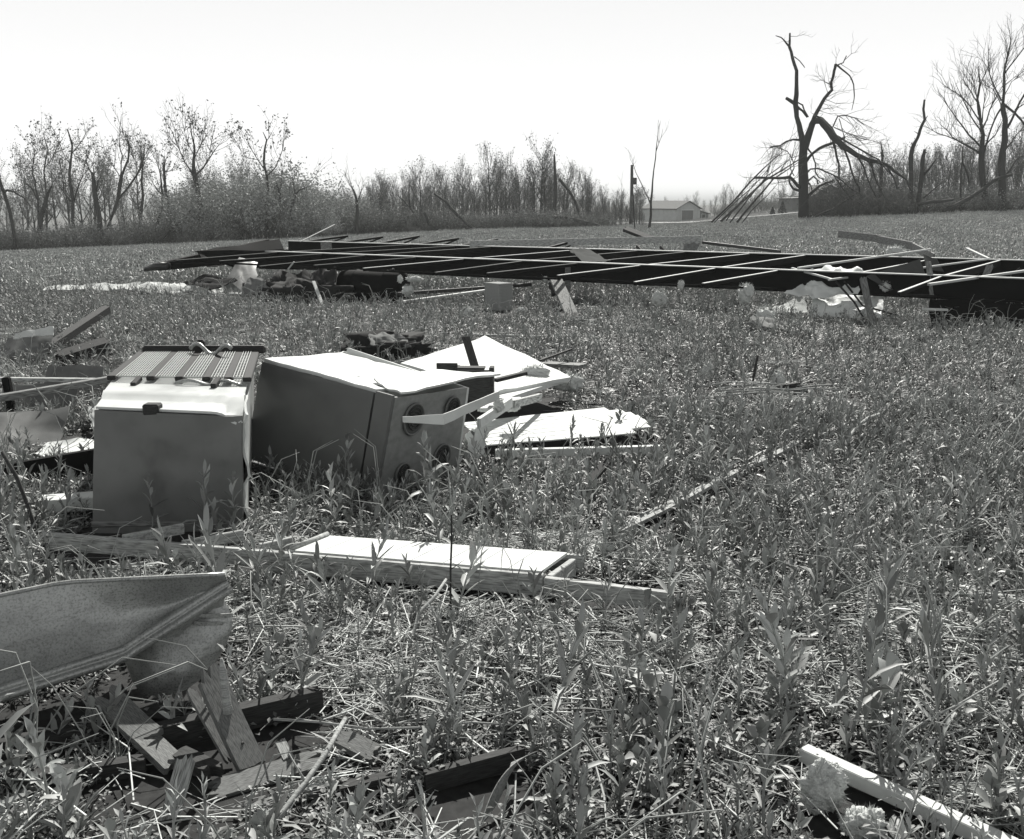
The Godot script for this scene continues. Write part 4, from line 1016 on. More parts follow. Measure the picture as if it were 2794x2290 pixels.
# ---------------------------------------------------------------- refrigerator lying on its front
func refrigerator():
	var o := thing("refrigerator", "refrigerator lying on its front with condenser coil on top, grey end facing the viewer", "refrigerator", W(-1.66, 0, 5.15))
	var base := Vector3(1.66, 0, 5.15)
	# corners: near bottom left/right, near top left/right, far ones
	var nbl := W(-2.045, -0.03, 5.12) + base
	var nbr := W(-1.315, -0.03, 5.14) + base
	var ntl := W(-1.995, 0.605, 5.15) + base
	var ntr := W(-1.275, 0.59, 5.07) + base
	var fbl := W(-2.34, 0.02, 6.65) + base
	var fbr := W(-1.63, 0.02, 6.72) + base
	var ftl := W(-2.33, 0.615, 6.62) + base
	var ftr := W(-1.60, 0.61, 6.70) + base
	var st := tool_()
	# end face with a shallow buckle towards its right corner
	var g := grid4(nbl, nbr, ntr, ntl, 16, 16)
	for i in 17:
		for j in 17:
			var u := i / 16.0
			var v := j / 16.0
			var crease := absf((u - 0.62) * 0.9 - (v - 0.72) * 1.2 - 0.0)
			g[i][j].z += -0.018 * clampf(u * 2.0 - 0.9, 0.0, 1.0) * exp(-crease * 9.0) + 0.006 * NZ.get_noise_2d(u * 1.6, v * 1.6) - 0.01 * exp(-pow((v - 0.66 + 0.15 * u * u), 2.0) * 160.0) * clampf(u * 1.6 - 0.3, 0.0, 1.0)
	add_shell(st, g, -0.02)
	part("end_panel", st, "near_end_enamel", o)
	st = tool_()
	add_bar(st, nbl + Vector3(0.0, 0.075, 0.014), nbr + Vector3(0.0, 0.08, 0.014), 0.03, 0.02, 0.006)
	part("base_trim", st, "grey_wood", o)
	st = tool_()
	g = grid4(nbr + Vector3(0.004, 0, -0.02), fbr, ftr, ntr + Vector3(0.004, 0, -0.02), 16, 12)
	for i in 17:
		for j in 13:
			var u := i / 16.0
			var v := j / 12.0
			g[i][j].x += 0.035 * exp(-u * 5.0) * NZ.get_noise_2d(u * 14.0, v * 5.0) + 0.02 * exp(-u * 7.0) * v
	add_shell(st, g, 0.012)
	part("side_panel", st, "white_enamel", o)
	st = tool_()
	add_panel(st, nbl + Vector3(-0.002, 0, -0.02), fbl, ftl, ntl + Vector3(-0.002, 0, -0.02), -0.012, 0.006, 2.0, 10, 8)
	part("side_panel", st, "white_enamel", o)
	st = tool_()
	g = grid4(ntl + Vector3(0, 0.004, 0.006), ntr + Vector3(0, 0.004, 0.006), ftr + Vector3(0, 0.004, 0), ftl + Vector3(0, 0.004, 0), 28, 36)
	for i in 29:
		for j in 37:
			var u := i / 28.0
			var v := j / 36.0
			var y := 0.0
			var wob := NZ.get_noise_2d(u * 7.0 + 4.0, v * 26.0)
			if v < 0.3:
				y += 0.016 * wob * smoothstep(0.35, 0.9, u) * smoothstep(0.0, 0.05, v)
			y += 0.028 * (smoothstep(0.155, 0.175, v) - smoothstep(0.19, 0.21, v) * 0.25)
			y -= 0.055 * exp(-pow((u - 0.96) / 0.07, 2.0)) * exp(-pow((v - 0.02) / 0.06, 2.0))
			y -= 0.03 * exp(-pow((u - 0.86) / 0.05, 2.0)) * exp(-pow((v - 0.07) / 0.03, 2.0))
			g[i][j].y += y
	add_shell(st, g, -0.012)
	part("back_panel", st, "white_enamel", o)
	st = tool_()
	add_panel(st, fbl, fbr, ftr, ftl, 0.012)
	part("end_panel", st, "white_enamel", o)
	# condenser: frame bars and wire panels standing on the back
	var ca := W(-2.125, 0.665, 5.72) + base
	var cb := W(-1.39, 0.665, 5.66) + base
	var cc := W(-1.52, 0.70, 6.42) + base
	var cd := W(-2.19, 0.70, 6.42) + base
	var cut := [0.0, 0.29, 0.50, 0.70, 0.86, 1.0]
	st = tool_()
	add_bar(st, cd + Vector3(0.0, 0.02, -0.02), cc + Vector3(0.06, 0.02, -0.02), 0.045, 0.05, 0.012)
	var cn := part("condenser_frame", st, "dark_rubber", o)
	for i in 6:
		var a := ca.lerp(cb, cut[i])
		var b := cd.lerp(cc, cut[i])
		st = tool_()
		add_bar(st, a - Vector3(0, 0.0, 0.0), b, 0.024, 0.045 if i in [0, 5] else 0.042, 0.004)
		part("bar", st, "dark_rubber", cn)
	for i in 5:
		var s0: float = cut[i] + 0.04
		var s1: float = cut[i + 1] - 0.035
		st = tool_()
		var nw := int((s1 - s0) / 0.018)
		for k in nw + 1:
			var f := lerpf(s0, s1, float(k) / nw)
			add_bar(st, ca.lerp(cb, f) + Vector3(0, 0.012, 0), cd.lerp(cc, f) + Vector3(0, 0.012, 0), 0.004, 0.004, 0.0005)
		for k in 17:
			var f := (k + 0.5) / 17.0
			var l := ca.lerp(cd, f)
			var r := cb.lerp(cc, f)
			add_bar(st, l.lerp(r, s0) + Vector3(0, 0.005, 0), l.lerp(r, s1) + Vector3(0, 0.005, 0), 0.007, 0.007, 0.001)
		part("wire_grille", st, "pale_metal_and_sun_tone", o).set_meta("kind", "stuff")
	for q in [[0.21, 0.005], [0.79, 0.0]]:
		var e := ca.lerp(cb, q[0])
		st = tool_()
		add_box(st, frame_of(e + Vector3(0, -0.02, 0.10), e + Vector3(0.0, 0.0, 0.0)), Vector3(0.11, 0.03, 0.03), 0.004)
		part("mounting_bracket", st, "dark_rubber", o)
	st = tool_()
	add_box(st, Transform3D(Basis().rotated(Vector3.UP, -0.05), ntl.lerp(ntr, 0.385) + Vector3(0, 0.012, -0.01)), Vector3(0.078, 0.055, 0.07), 0.008)
	part("bumper", st, "dark_wood", o)
	st = tool_()
	var tub: Array = []
	for k in 13:
		var f := k / 12.0
		tub.append(cd.lerp(cc, 0.45 + 0.4 * f) + Vector3(0, 0.035 + 0.03 * sin(f * 9.0), 0.05 + 0.10 * f))
	add_tube(st, tub, [0.012, 0.012, 0.012, 0.012, 0.012, 0.012, 0.012, 0.012, 0.012, 0.012, 0.012, 0.012, 0.012], 6)
	part("tubing", st, "galvanised", o)
	st = tool_()
	tub = []
	for k in 15:
		var f := k / 14.0
		tub.append(ca.lerp(cb, 0.5 + 0.5 * f) + Vector3(0.02 * sin(f * 5.0), -0.012 + 0.012 * sin(f * 11.0), 0.045 - 0.03 * f))
	var tr: Array = []
	for k in 15: tr.append(0.008)
	add_tube(st, tub, tr, 6)
	part("tubing", st, "galvanised", o)
	st = tool_()
	add_box(st, Transform3D(Basis(), cd.lerp(cc, 0.52) + Vector3(0, 0.05, -0.01)), Vector3(0.05, 0.06, 0.05), 0.012)
	part("valve", st, "dark_rubber", o)
	out_of_way(-1.83, 5.85, 0.42, 0.86, 12.0)
	out_of_way(-1.68, 4.98, 0.36, 0.12)

# ---------------------------------------------------------------- stove lying on its back
func stove():
	var base := Vector3(1.05, 0, 6.0)
	var o := thing("kitchen_stove", "kitchen stove lying on its back, burner top facing right", "stove", -base)
	var br := W(-0.735, -0.03, 5.71) + base
	var tr := W(-0.625, 0.555, 5.74) + base
	var tl := W(-1.46, 0.655, 6.37) + base
	var bl := W(-1.56, 0.10, 6.28) + base
	var away := Vector3(0.40, 0.0, -0.62)
	var away_t := Vector3(0.36, -0.05, -0.60)
	var k0 := 0.865
	var k1 := 0.885
	# side, with the burner top's rim as a strip across a narrow gap
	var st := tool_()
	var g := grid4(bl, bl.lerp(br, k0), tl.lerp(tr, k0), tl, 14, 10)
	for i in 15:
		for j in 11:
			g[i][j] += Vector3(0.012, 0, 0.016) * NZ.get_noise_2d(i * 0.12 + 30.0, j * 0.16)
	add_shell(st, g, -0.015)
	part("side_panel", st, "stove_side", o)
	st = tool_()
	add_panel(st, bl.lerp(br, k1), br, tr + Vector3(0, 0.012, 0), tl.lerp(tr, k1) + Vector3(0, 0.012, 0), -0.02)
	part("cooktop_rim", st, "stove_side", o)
	st = tool_()
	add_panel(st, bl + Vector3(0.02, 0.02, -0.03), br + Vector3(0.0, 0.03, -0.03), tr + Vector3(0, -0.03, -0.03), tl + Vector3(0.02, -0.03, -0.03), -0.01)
	part("dark_interior", st, "dark_metal", o)  # dark sheet close behind the gap, standing for the stove's interior
	# top face (the stove's front): door, slots, window
	st = tool_()
	add_panel(st, tl, tl.lerp(tr, k0), tl.lerp(tr, k0) + away_t, tl + away_t, -0.02, 0.012, 2.0, 12, 10)
	part("front_panel", st, "white_enamel", o)
	st = tool_()
	add_panel(st, tl + away, bl + away, br + away, tr + away_t, 0.02)
	part("side_panel", st, "white_enamel", o)
	var n := (tr - tl).cross(away_t).normalized()
	if n.y < 0.0: n = -n
	var ex := (tr - tl)
	var win := tl + ex * 0.30 + away_t * 0.28 + n * 0.010
	st = tool_()
	add_panel(st, win, win + ex * 0.42, win + ex * 0.42 + away_t * 0.30, win + away_t * 0.30, -0.008)
	part("oven_window", st, "thin_sheet", o)
	for q in [[0.135, 0.25], [0.17, 0.16], [0.17, 0.72], [0.22, 0.63]]:
		var p: Vector3 = tl + ex * q[0] + away_t * q[1] + n * 0.008
		st = tool_()
		add_bar(st, p, p + away_t * 0.22 , 0.012, 0.014, 0.003)
		part("vent_slot", st, "dark_rubber", o)
	for q in [[0.80, 0.14, 0.10], [0.90, 0.30, 0.12]]:
		var p: Vector3 = tl + ex * q[0] + away_t * q[1] + n * 0.012
		st = tool_()
		add_bar(st, p, p + ex * q[2] * 0.7, 0.014, 0.014, 0.003)
		part("vent_slot", st, "dark_rubber", o)
	# sprung front edge over a dark gap
	var p0 := tl.lerp(tr, 0.74) + away_t * 0.18 + n * 0.03
	st = tool_()
	add_panel(st, p0, tr + away_t * 0.06 + n * 0.02, tr + away_t * 1.1 + Vector3(0.16, 0.06, -0.1), p0 + away_t * 0.85 + n * 0.02, -0.012, 0.025, 3.0, 8, 8)
	part("sprung_panel", st, "white_enamel", o)
	# burner top: enamel plate with four open burner wells
	var e1 := (away + away_t) * 0.5
	var e2 := tr - br
	var fn := e1.cross(e2).normalized()
	var sg := 1.0
	if fn.x < 0.0:
		fn = -fn
		sg = -1.0
	st = tool_()
	add_panel(st, br + fn * 0.002, br + away + fn * 0.002, tr + away_t + fn * 0.002, tr + fn * 0.002, 0.02 * sg, 0.003, 2.0, 10, 10)
	part("cooktop", st, "cooktop", o)
	for q in [[0.27, 0.76, 0.088], [0.78, 0.78, 0.07], [0.75, 0.30, 0.078], [0.25, 0.24, 0.062]]:
		var cpos: Vector3 = br + e1 * q[0] + e2 * q[1] + fn * 0.012
		var ea := e1.normalized()
		var eb := fn.cross(ea).normalized()
		var rim: Array = []
		var rr: Array = []
		for k in 25:
			var a := TAU * k / 24.0
			rim.append(cpos + (ea * cos(a) + eb * sin(a)) * float(q[2]))
			rr.append(0.007)
		st = tool_()
		add_tube(st, rim, rr, 6, false)
		var burner := part("burner_ring", st, "grey_steel", o)
		st = tool_()
		st.set_smooth_group(0)
		for k in 24:
			var a0 := TAU * k / 24.0
			var a1 := TAU * (k + 1) / 24.0
			var r0: float = q[2]
			var d0 := (ea * cos(a0) + eb * sin(a0))
			var d1 := (ea * cos(a1) + eb * sin(a1))
			quad_out(st, cpos + d0 * r0, cpos + d1 * r0, cpos + d1 * r0 * 0.45 - fn * 0.006, cpos + d0 * r0 * 0.45 - fn * 0.006, cpos - fn)
			tri_out(st, cpos + d0 * r0 * 0.45 - fn * 0.006, cpos + d1 * r0 * 0.45 - fn * 0.006, cpos - fn * 0.004, cpos - fn)
		part("well", st, "smoky_sheet", burner)
		st = tool_()
		var coil: Array = []
		var cr: Array = []
		for k in 60:
			var a := TAU * 2.4 * k / 59.0
			coil.append(cpos + fn * 0.004 + (ea * cos(a) + eb * sin(a)) * float(q[2]) * (0.25 + 0.55 * k / 59.0))
			cr.append(0.004)
		add_tube(st, coil, cr, 5)
		part("coil", st, "dark_metal", burner)
	# white door edge bent out from the top corner
	st = tool_()
	var f0 := W(-0.575, 0.475, 5.62) + base
	var f1 := W(-0.355, 0.50, 5.56) + base
	var f2 := W(-0.07, 0.55, 5.98) + base
	add_panel(st, f0 + Vector3(0, -0.03, 0), f1 + Vector3(0, -0.055, 0), f1, f0, 0.006, 0.004, 4.0, 4, 2)
	add_panel(st, f1 + Vector3(0, -0.055, 0), f2 + Vector3(0, -0.045, 0), f2, f1, 0.006, 0.006, 4.0, 6, 2)
	part("bent_trim", st, "white_enamel", o)
	st = tool_()
	add_panel(st, bl.lerp(br, 0.80) + Vector3(0.02, 0.115, 0.02), br + Vector3(-0.03, 0.115, 0.012), br + Vector3(-0.03, 0.085, 0.012), bl.lerp(br, 0.80) + Vector3(0.02, 0.085, 0.02), 0.004)
	part("label_plate", st, "grey_wood", o)
	st = tool_()
	for q in [[0.74, 0.60], [0.42, 0.62]]:
		var sc := bl.lerp(br, q[0]).lerp(tl.lerp(tr, q[0]), q[1])
		add_tube(st, [sc, sc + Vector3(0.006, 0, 0.012)], [0.006, 0.006], 8)
	part("screw", st, "dark_metal", o)
	# bottom drawer standing open beyond the left corner
	st = tool_()
	var da := W(-1.20, 0.56, 7.02) + base
	add_panel(st, da, da + Vector3(0.26, -0.02, -0.02), da + Vector3(0.26, -0.16, 0.0), da + Vector3(0, -0.2, 0), 0.012)
	add_panel(st, da, da + Vector3(0.05, 0.02, -0.35), da + Vector3(0.05, -0.2, -0.35), da + Vector3(0, -0.2, 0), 0.012)
	add_panel(st, da + Vector3(0.05, 0.02, -0.35), da + Vector3(0.40, -0.06, -0.35), da + Vector3(0.40, -0.2, -0.35), da + Vector3(0.05, -0.2, -0.35), 0.012)
	part("open_drawer", st, "white_enamel", o)
	out_of_way(-0.85, 6.3, 0.62, 0.42, -37.0)
	var bn := thing("skid_rail", "dark base rail on the grass below the stove's raised left end", "rail", W(-1.3, 0, 6.05))
	st = tool_()
	add_bar(st, Vector3(-0.24, 0.05, -0.22), Vector3(0.36, 0.0, 0.20), 0.06, 0.04, 0.006)
	part("rail", st, "stove_side", bn)

# ---------------------------------------------------------------- panels and rubbish behind the stove
func panels():
	var o := thing("white_door", "flat white door panel lying behind the stove", "door panel", W(-0.2, 0, 8.6))
	var b := Vector3(0.2, 0, 8.6)
	var st := tool_()
	add_panel(st, W(-0.90, 0.26, 8.75) + b, W(-0.24, 0.36, 9.75) + b, W(0.46, 0.20, 8.45) + b, W(-0.12, 0.20, 7.7) + b, 0.03, 0.02, 1.2, 8, 8)
	part("panel", st, "white_paint", o)
	st = tool_()
	add_bar(st, W(-0.90, 0.23, 8.73) + b, W(-0.24, 0.33, 9.73) + b, 0.05, 0.03)
	part("edge_strip", st, "white_paint", o)
	var bx := thing("wooden_tray", "dark wooden tray with a divider on the white door panel", "wooden tray", W(-0.30, 0.31, 7.15))
	bx.rotation.y = -0.05
	for q in [[-0.13, 0.10, 0.0, 0.14, 0.24, 0.02, "dark_wood"], [0.05, 0.08, 0.03, 0.22, 0.20, 0.02, "dark_wood"], [0.165, 0.09, -0.02, 0.03, 0.21, 0.1, "dark_wood"], [-0.07, 0.09, -0.06, 0.03, 0.2, 0.12, "dark_wood"], [0.02, 0.185, -0.03, 0.20, 0.014, 0.1, "dark_wood"]]:
		st = tool_()
		add_box(st, Transform3D(Basis(), Vector3(q[0], q[1], q[2])), Vector3(q[3], q[4], q[5]), 0.003)
		part("side_board", st, q[6], bx)
	board("dark_lath", "short dark slat standing tilted on the white door panel", "slat", W(-0.23, 0.36, 7.5), W(-0.33, 0.63, 7.75), 0.015, 0.06, "dark_wood")
	board("dark_lath", "flat dark slat lying on the white door panel right of the tray", "slat", W(-0.12, 0.34, 7.6), W(0.10, 0.37, 7.75), 0.025, 0.05, "dark_wood")
	st = tool_()
	add_tube(st, [Vector3(0, 0.02, 0), Vector3(0.08, 0.03, 0.0), Vector3(0.19, 0.0, 0.02)], [0.03, 0.012, 0.008], 6)
	single("knobbed_rod", "small dark knobbed handle left of the wooden tray", "handle", done(st), "dark_metal", Transform3D(Basis(), W(-0.72, 0.30, 8.0)))
	var pile := [
		["pale board under the white door panel's right corner", -0.11, 0.20, 7.6, 0.39, 0.19, 8.6, 0.03, 0.14, "white_paint"], ["white beam sloping into the grass right of the stove", -0.2, 0.30, 6.28, 0.0, 0.33, 6.85, 0.06, 0.025, "white_paint"], ["grey beam continuing the white one towards the panels", 0.0, 0.30, 6.9, 0.20, 0.24, 7.5, 0.05, 0.03, "weathered_white"],
		["flat grey board at the far right of the panel heap", 0.28, 0.18, 9.45, 0.62, 0.19, 9.25, 0.03, 0.14, "grey_wood"], ["dark thin stick rising right from the panel heap", 0.23, 0.25, 9.15, 0.53, 0.30, 9.54, 0.015, 0.02, "dark_wood"],
		["broken white board crossing low before the panel heap", -0.19, 0.23, 7.05, 0.03, 0.24, 7.45, 0.025, 0.10, "white_paint"],
	]
	for q in pile:
		board("heap_board", q[0], "board", W(q[1], q[2], q[3]), W(q[4], q[5], q[6]), q[7], q[8], q[9], 0.0, Vector2(0.02, 0.03), 0.0, "boards heaped behind the stove")
	tuft("pale insulation clump on the heap between tray and boards", W(0.0, 0.25, 7.0), Vector3(0.06, 0.03, 0.05), 11.0)
	tuft("small pale clump beside the stove's sprung corner", W(-0.08, 0.34, 6.55), Vector3(0.035, 0.045, 0.035), 14.0)
	tuft("grey clump on the white door panel right of the flat slat", W(0.18, 0.24, 8.4), Vector3(0.12, 0.05, 0.06), 17.0)
	tuft("pale clump at the outer right edge of the panel heap", W(0.44, 0.10, 8.7), Vector3(0.13, 0.07, 0.08), 21.0)
	out_of_way(-0.15, 8.2, 0.55, 0.9, 15.0)
	out_of_way(0.2, 7.5, 0.5, 0.5)
	cloth("crumpled_panel", "small crumpled white panel under the white beam right of the stove", "metal sheet", [W(-0.28, 0.22, 6.4), W(-0.20, 0.24, 6.45), W(-0.16, 0.08, 6.4), W(-0.26, 0.04, 6.35)], "white_paint", 0.05, 4.0, 0.006, 8, 8)
	# dark heap and coil of hose
	st = tool_()
	lump(st, Vector3(0, 0.08, 0), Vector3(0.52, 0.17, 0.3), 0.9, 33.0, 28, 14)
	single("dark_rag_heap", "heap of dark torn cloth lying behind the stove", "cloth heap", done(st), "dark_cloth", Transform3D(Basis(), W(-1.28, 0.0, 11.0)))
	cloth("grey_rag", "grey rag caught on top of the dark cloth heap", "cloth", [W(-1.45, 0.26, 11.0), W(-1.1, 0.24, 10.9), W(-1.0, 0.16, 10.7), W(-1.4, 0.18, 10.7)], "grey_cloth", 0.06, 4.0)
	st = tool_()
	var loop: Array = []
	var lr: Array = []
	for k in 46:
		var a := TAU * 2.0 * k / 45.0
		loop.append(Vector3(cos(a) * 0.20, 0.05 + 0.0025 * k + 0.01 * sin(a * 3.0), sin(a) * 0.17))
		lr.append(0.032)
	add_tube(st, loop, lr, 8)
	single("hose_coil", "thick black hose coiled behind the refrigerator and stove", "hose", done(st), "dark_rubber", Transform3D(Basis().rotated(Vector3(0, 0, 1), 0.05), W(-1.83, 0.06, 9.2)))
	# white siding in the grass at the right
	var s := thing("siding_panel", "broken sheet of white siding lying in weeds right of the stove", "siding panel", W(0.3, 0, 7.2))
	var q0 := Vector3(-0.3, 0, 7.2)
	for i in 7:
		var f0 := i / 7.0
		var f1 := (i + 0.99) / 7.0
		var l0 := W(-0.16, 0.09, 6.62).lerp(W(-0.34, 0.13, 7.12), f0) + q0
		var l1 := W(-0.16, 0.09, 6.62).lerp(W(-0.34, 0.13, 7.12), f1) + q0
		var rr := [0.88, 0.99, 1.0, 0.985, 0.96, 0.92, 0.84]
		var r0 := W(0.95, 0.09, 7.03).lerp(W(0.86, 0.14, 7.72), f0) + q0
		var r1 := W(0.95, 0.09, 7.03).lerp(W(0.86, 0.14, 7.72), f1) + q0
		st = tool_()
		add_panel(st, l0, l0.lerp(r0, rr[i]), l1.lerp(r1, rr[i] - 0.01), l1 - Vector3(0, 0.003, 0), -0.008, 0.007, 1.6, 12, 1)
		part("siding_strip", st, "white_paint", s)
	out_of_way(0.30, 7.15, 0.62, 0.52, 22.0)
	out_of_way(0.42, 6.5, 0.56, 0.10, 8.0)
	board("white_batten", "long white batten in weeds along the siding sheet's front edge", "batten", W(-0.10, 0.07, 6.50), W(0.93, 0.06, 6.66), 0.05, 0.05, "white_paint")
	board("charred_stick", "dark charred lath with a pale band standing aslant in the weeds", "stick", W(0.33, 0.0, 5.68), W(0.56, 0.15, 6.05), 0.025, 0.045, "dark_wood", 0.2, Vector2(0.02, 0.12))
	var sp := thing("split_board", "long pale split board lying diagonally in the weeds", "board", W(1.2, 0, 6.0))
	for q in [[0.45, 0.035, 4.98, 1.30, 0.05, 6.12, 0.06], [0.50, 0.05, 4.94, 1.15, 0.085, 5.80, 0.035], [1.36, 0.05, 6.2, 1.84, 0.06, 6.85, 0.055], [1.9, 0.05, 6.92, 2.4, 0.06, 7.55, 0.045]]:
		var a := W(q[0] - 1.2, q[1], q[2] - 6.0)
		var e := W(q[3] - 1.2, q[4], q[5] - 6.0)
		mesh_node("strip", plank_mesh(a.distance_to(e), 0.018, q[6] * 0.85, 0.06, 0.08, 0.01, int(q[0] * 50)), M["pale_wood"], sp, frame_of(a, e))
	out_of_way(0.93, 5.48, 0.75, 0.05, 53.0)
	out_of_way(1.63, 6.45, 0.45, 0.03, 53.0)

# ---------------------------------------------------------------- long white drawer-like platform
func platform():
	var base := Vector3(0.35, 0, 4.35)
	var o := thing("shelf_frame", "long white shelf frame lying in weeds before the refrigerator, boarded top", "shelf frame", -base)
	var fl := W(-0.955, 0.118, 4.455) + base
	var fr := W(0.12, 0.118, 4.185) + base
	var bl := W(-0.82, 0.118, 4.66) + base
	var brr := W(0.235, 0.118, 4.42) + base
	for i in 8:
		var f0 := i / 8.0 + 0.0015
		var f1 := (i + 1) / 8.0 - 0.0015
		var st := tool_()
		add_panel(st, fl.lerp(fr, f0), fl.lerp(fr, f1), bl.lerp(brr, f1), bl.lerp(brr, f0), -0.012)
		part("top_board", st, "white_paint", o)
	var st := tool_()
	add_bar(st, W(-1.12, 0.078, 4.485) + base, W(0.125, 0.078, 4.17) + base, 0.09, 0.035, 0.003)
	part("front_rail", st, "weathered_white", o)
	st = tool_()
	add_bar(st, W(0.13, 0.074, 4.168) + base, W(0.63, 0.055, 4.045) + base, 0.075, 0.035, 0.003)
	part("front_rail", st, "weathered_white", o)
	st = tool_()
	add_bar(st, W(-0.84, 0.075, 4.68) + base, W(0.30, 0.075, 4.44) + base, 0.075, 0.03, 0.003)
	part("back_rail", st, "weathered_white", o)
	st = tool_()
	add_bar(st, W(0.15, 0.066, 4.205) + base, W(0.26, 0.066, 4.42) + base, 0.075, 0.028, 0.003)
	part("end_rail", st, "weathered_white", o)
	st = tool_()
	add_tube(st, [fl + Vector3(0.015, 0.018, 0), bl + Vector3(0.0, 0.018, 0)], [0.012, 0.012], 8)
	part("end_rod", st, "weathered_white", o)
	out_of_way(-0.22, 4.36, 0.98, 0.21, -13.5)
	# left rail with notched cross pieces
	var l := thing("slotted_rail", "long white rail with short cross pieces just before the refrigerator", "rail", W(-1.6, 0, 4.65))
	var b2 := Vector3(1.6, 0, 4.65)
	st = tool_()
	add_bar(st, W(-2.08, 0.085, 4.72) + b2, W(-1.13, 0.085, 4.49) + b2, 0.075, 0.03, 0.003)
	part("rail", st, "weathered_white", l)
	for q in [[-1.74, 4.68, -1.52, 4.86], [-1.45, 4.60, -1.22, 4.76], [-1.10, 4.55, -0.97, 4.66]]:
		st = tool_()
		add_bar(st, W(q[0], 0.10, q[1]) + b2, W(q[2], 0.10, q[3]) + b2, 0.05, 0.02, 0.003)
		part("cross_piece", st, "weathered_white", l)
	out_of_way(-1.6, 4.70, 0.58, 0.19, -13.5)
	var stick_list := [
		["forked pale stick leaning on the platform's front rail", [[-0.83, 0.13, 4.40], [-0.72, 0.07, 4.32], [-0.55, 0.02, 4.2]], 0.009], ["curved pale twig on the straw before the platform's middle", [[-0.38, 0.02, 3.62], [-0.34, 0.12, 3.75], [-0.25, 0.18, 3.95]], 0.007],
		["thin dry twig at the front rail's right part", [[0.10, 0.04, 4.02], [0.22, 0.03, 4.0], [0.34, 0.02, 3.95]], 0.005],
	]
	for q in stick_list:
		stick(q[0], q[1], q[2])

func stick(label: String, pts: Array, rad: float, key := "pale_wood"):
	var st := tool_()
	var a := W(pts[0][0], pts[0][1], pts[0][2])
	var p: Array = []
	var r: Array = []
	for i in pts.size():
		var v := W(pts[i][0], pts[i][1], pts[i][2]) - a
		if i > 0:
			p.append(p[p.size() - 1].lerp(v, 0.5) + Vector3(R.randf() - 0.5, R.randf() - 0.5, R.randf() - 0.5) * 0.02)
			r.append(rad * 0.9)
		p.append(v)
		r.append(rad * (1.0 - 0.4 * i / pts.size()))
	add_tube(st, p, r, 6)
	for i in 2:
		var v: Vector3 = p[1 + i]
		add_tube(st, [v, v + Vector3(R.randf() - 0.5, R.randf() * 0.6, R.randf() - 0.5) * 0.12], [rad * 0.5, rad * 0.2], 4)
	single("dry_stick", label, "stick", done(st), key, Transform3D(Basis(), a), "dry sticks in the weeds")

# ---------------------------------------------------------------- torn metal tray at the left
func along(pts: Array, f: float) -> Vector3:
	var tot := 0.0
	for i in pts.size() - 1:
		tot += pts[i].distance_to(pts[i + 1])
	var want := f * tot
	for i in pts.size() - 1:
		var l: float = pts[i].distance_to(pts[i + 1])
		if want <= l or i == pts.size() - 2:
			return pts[i].lerp(pts[i + 1], clampf(want / l, 0.0, 1.0))
		want -= l
	return pts[0]

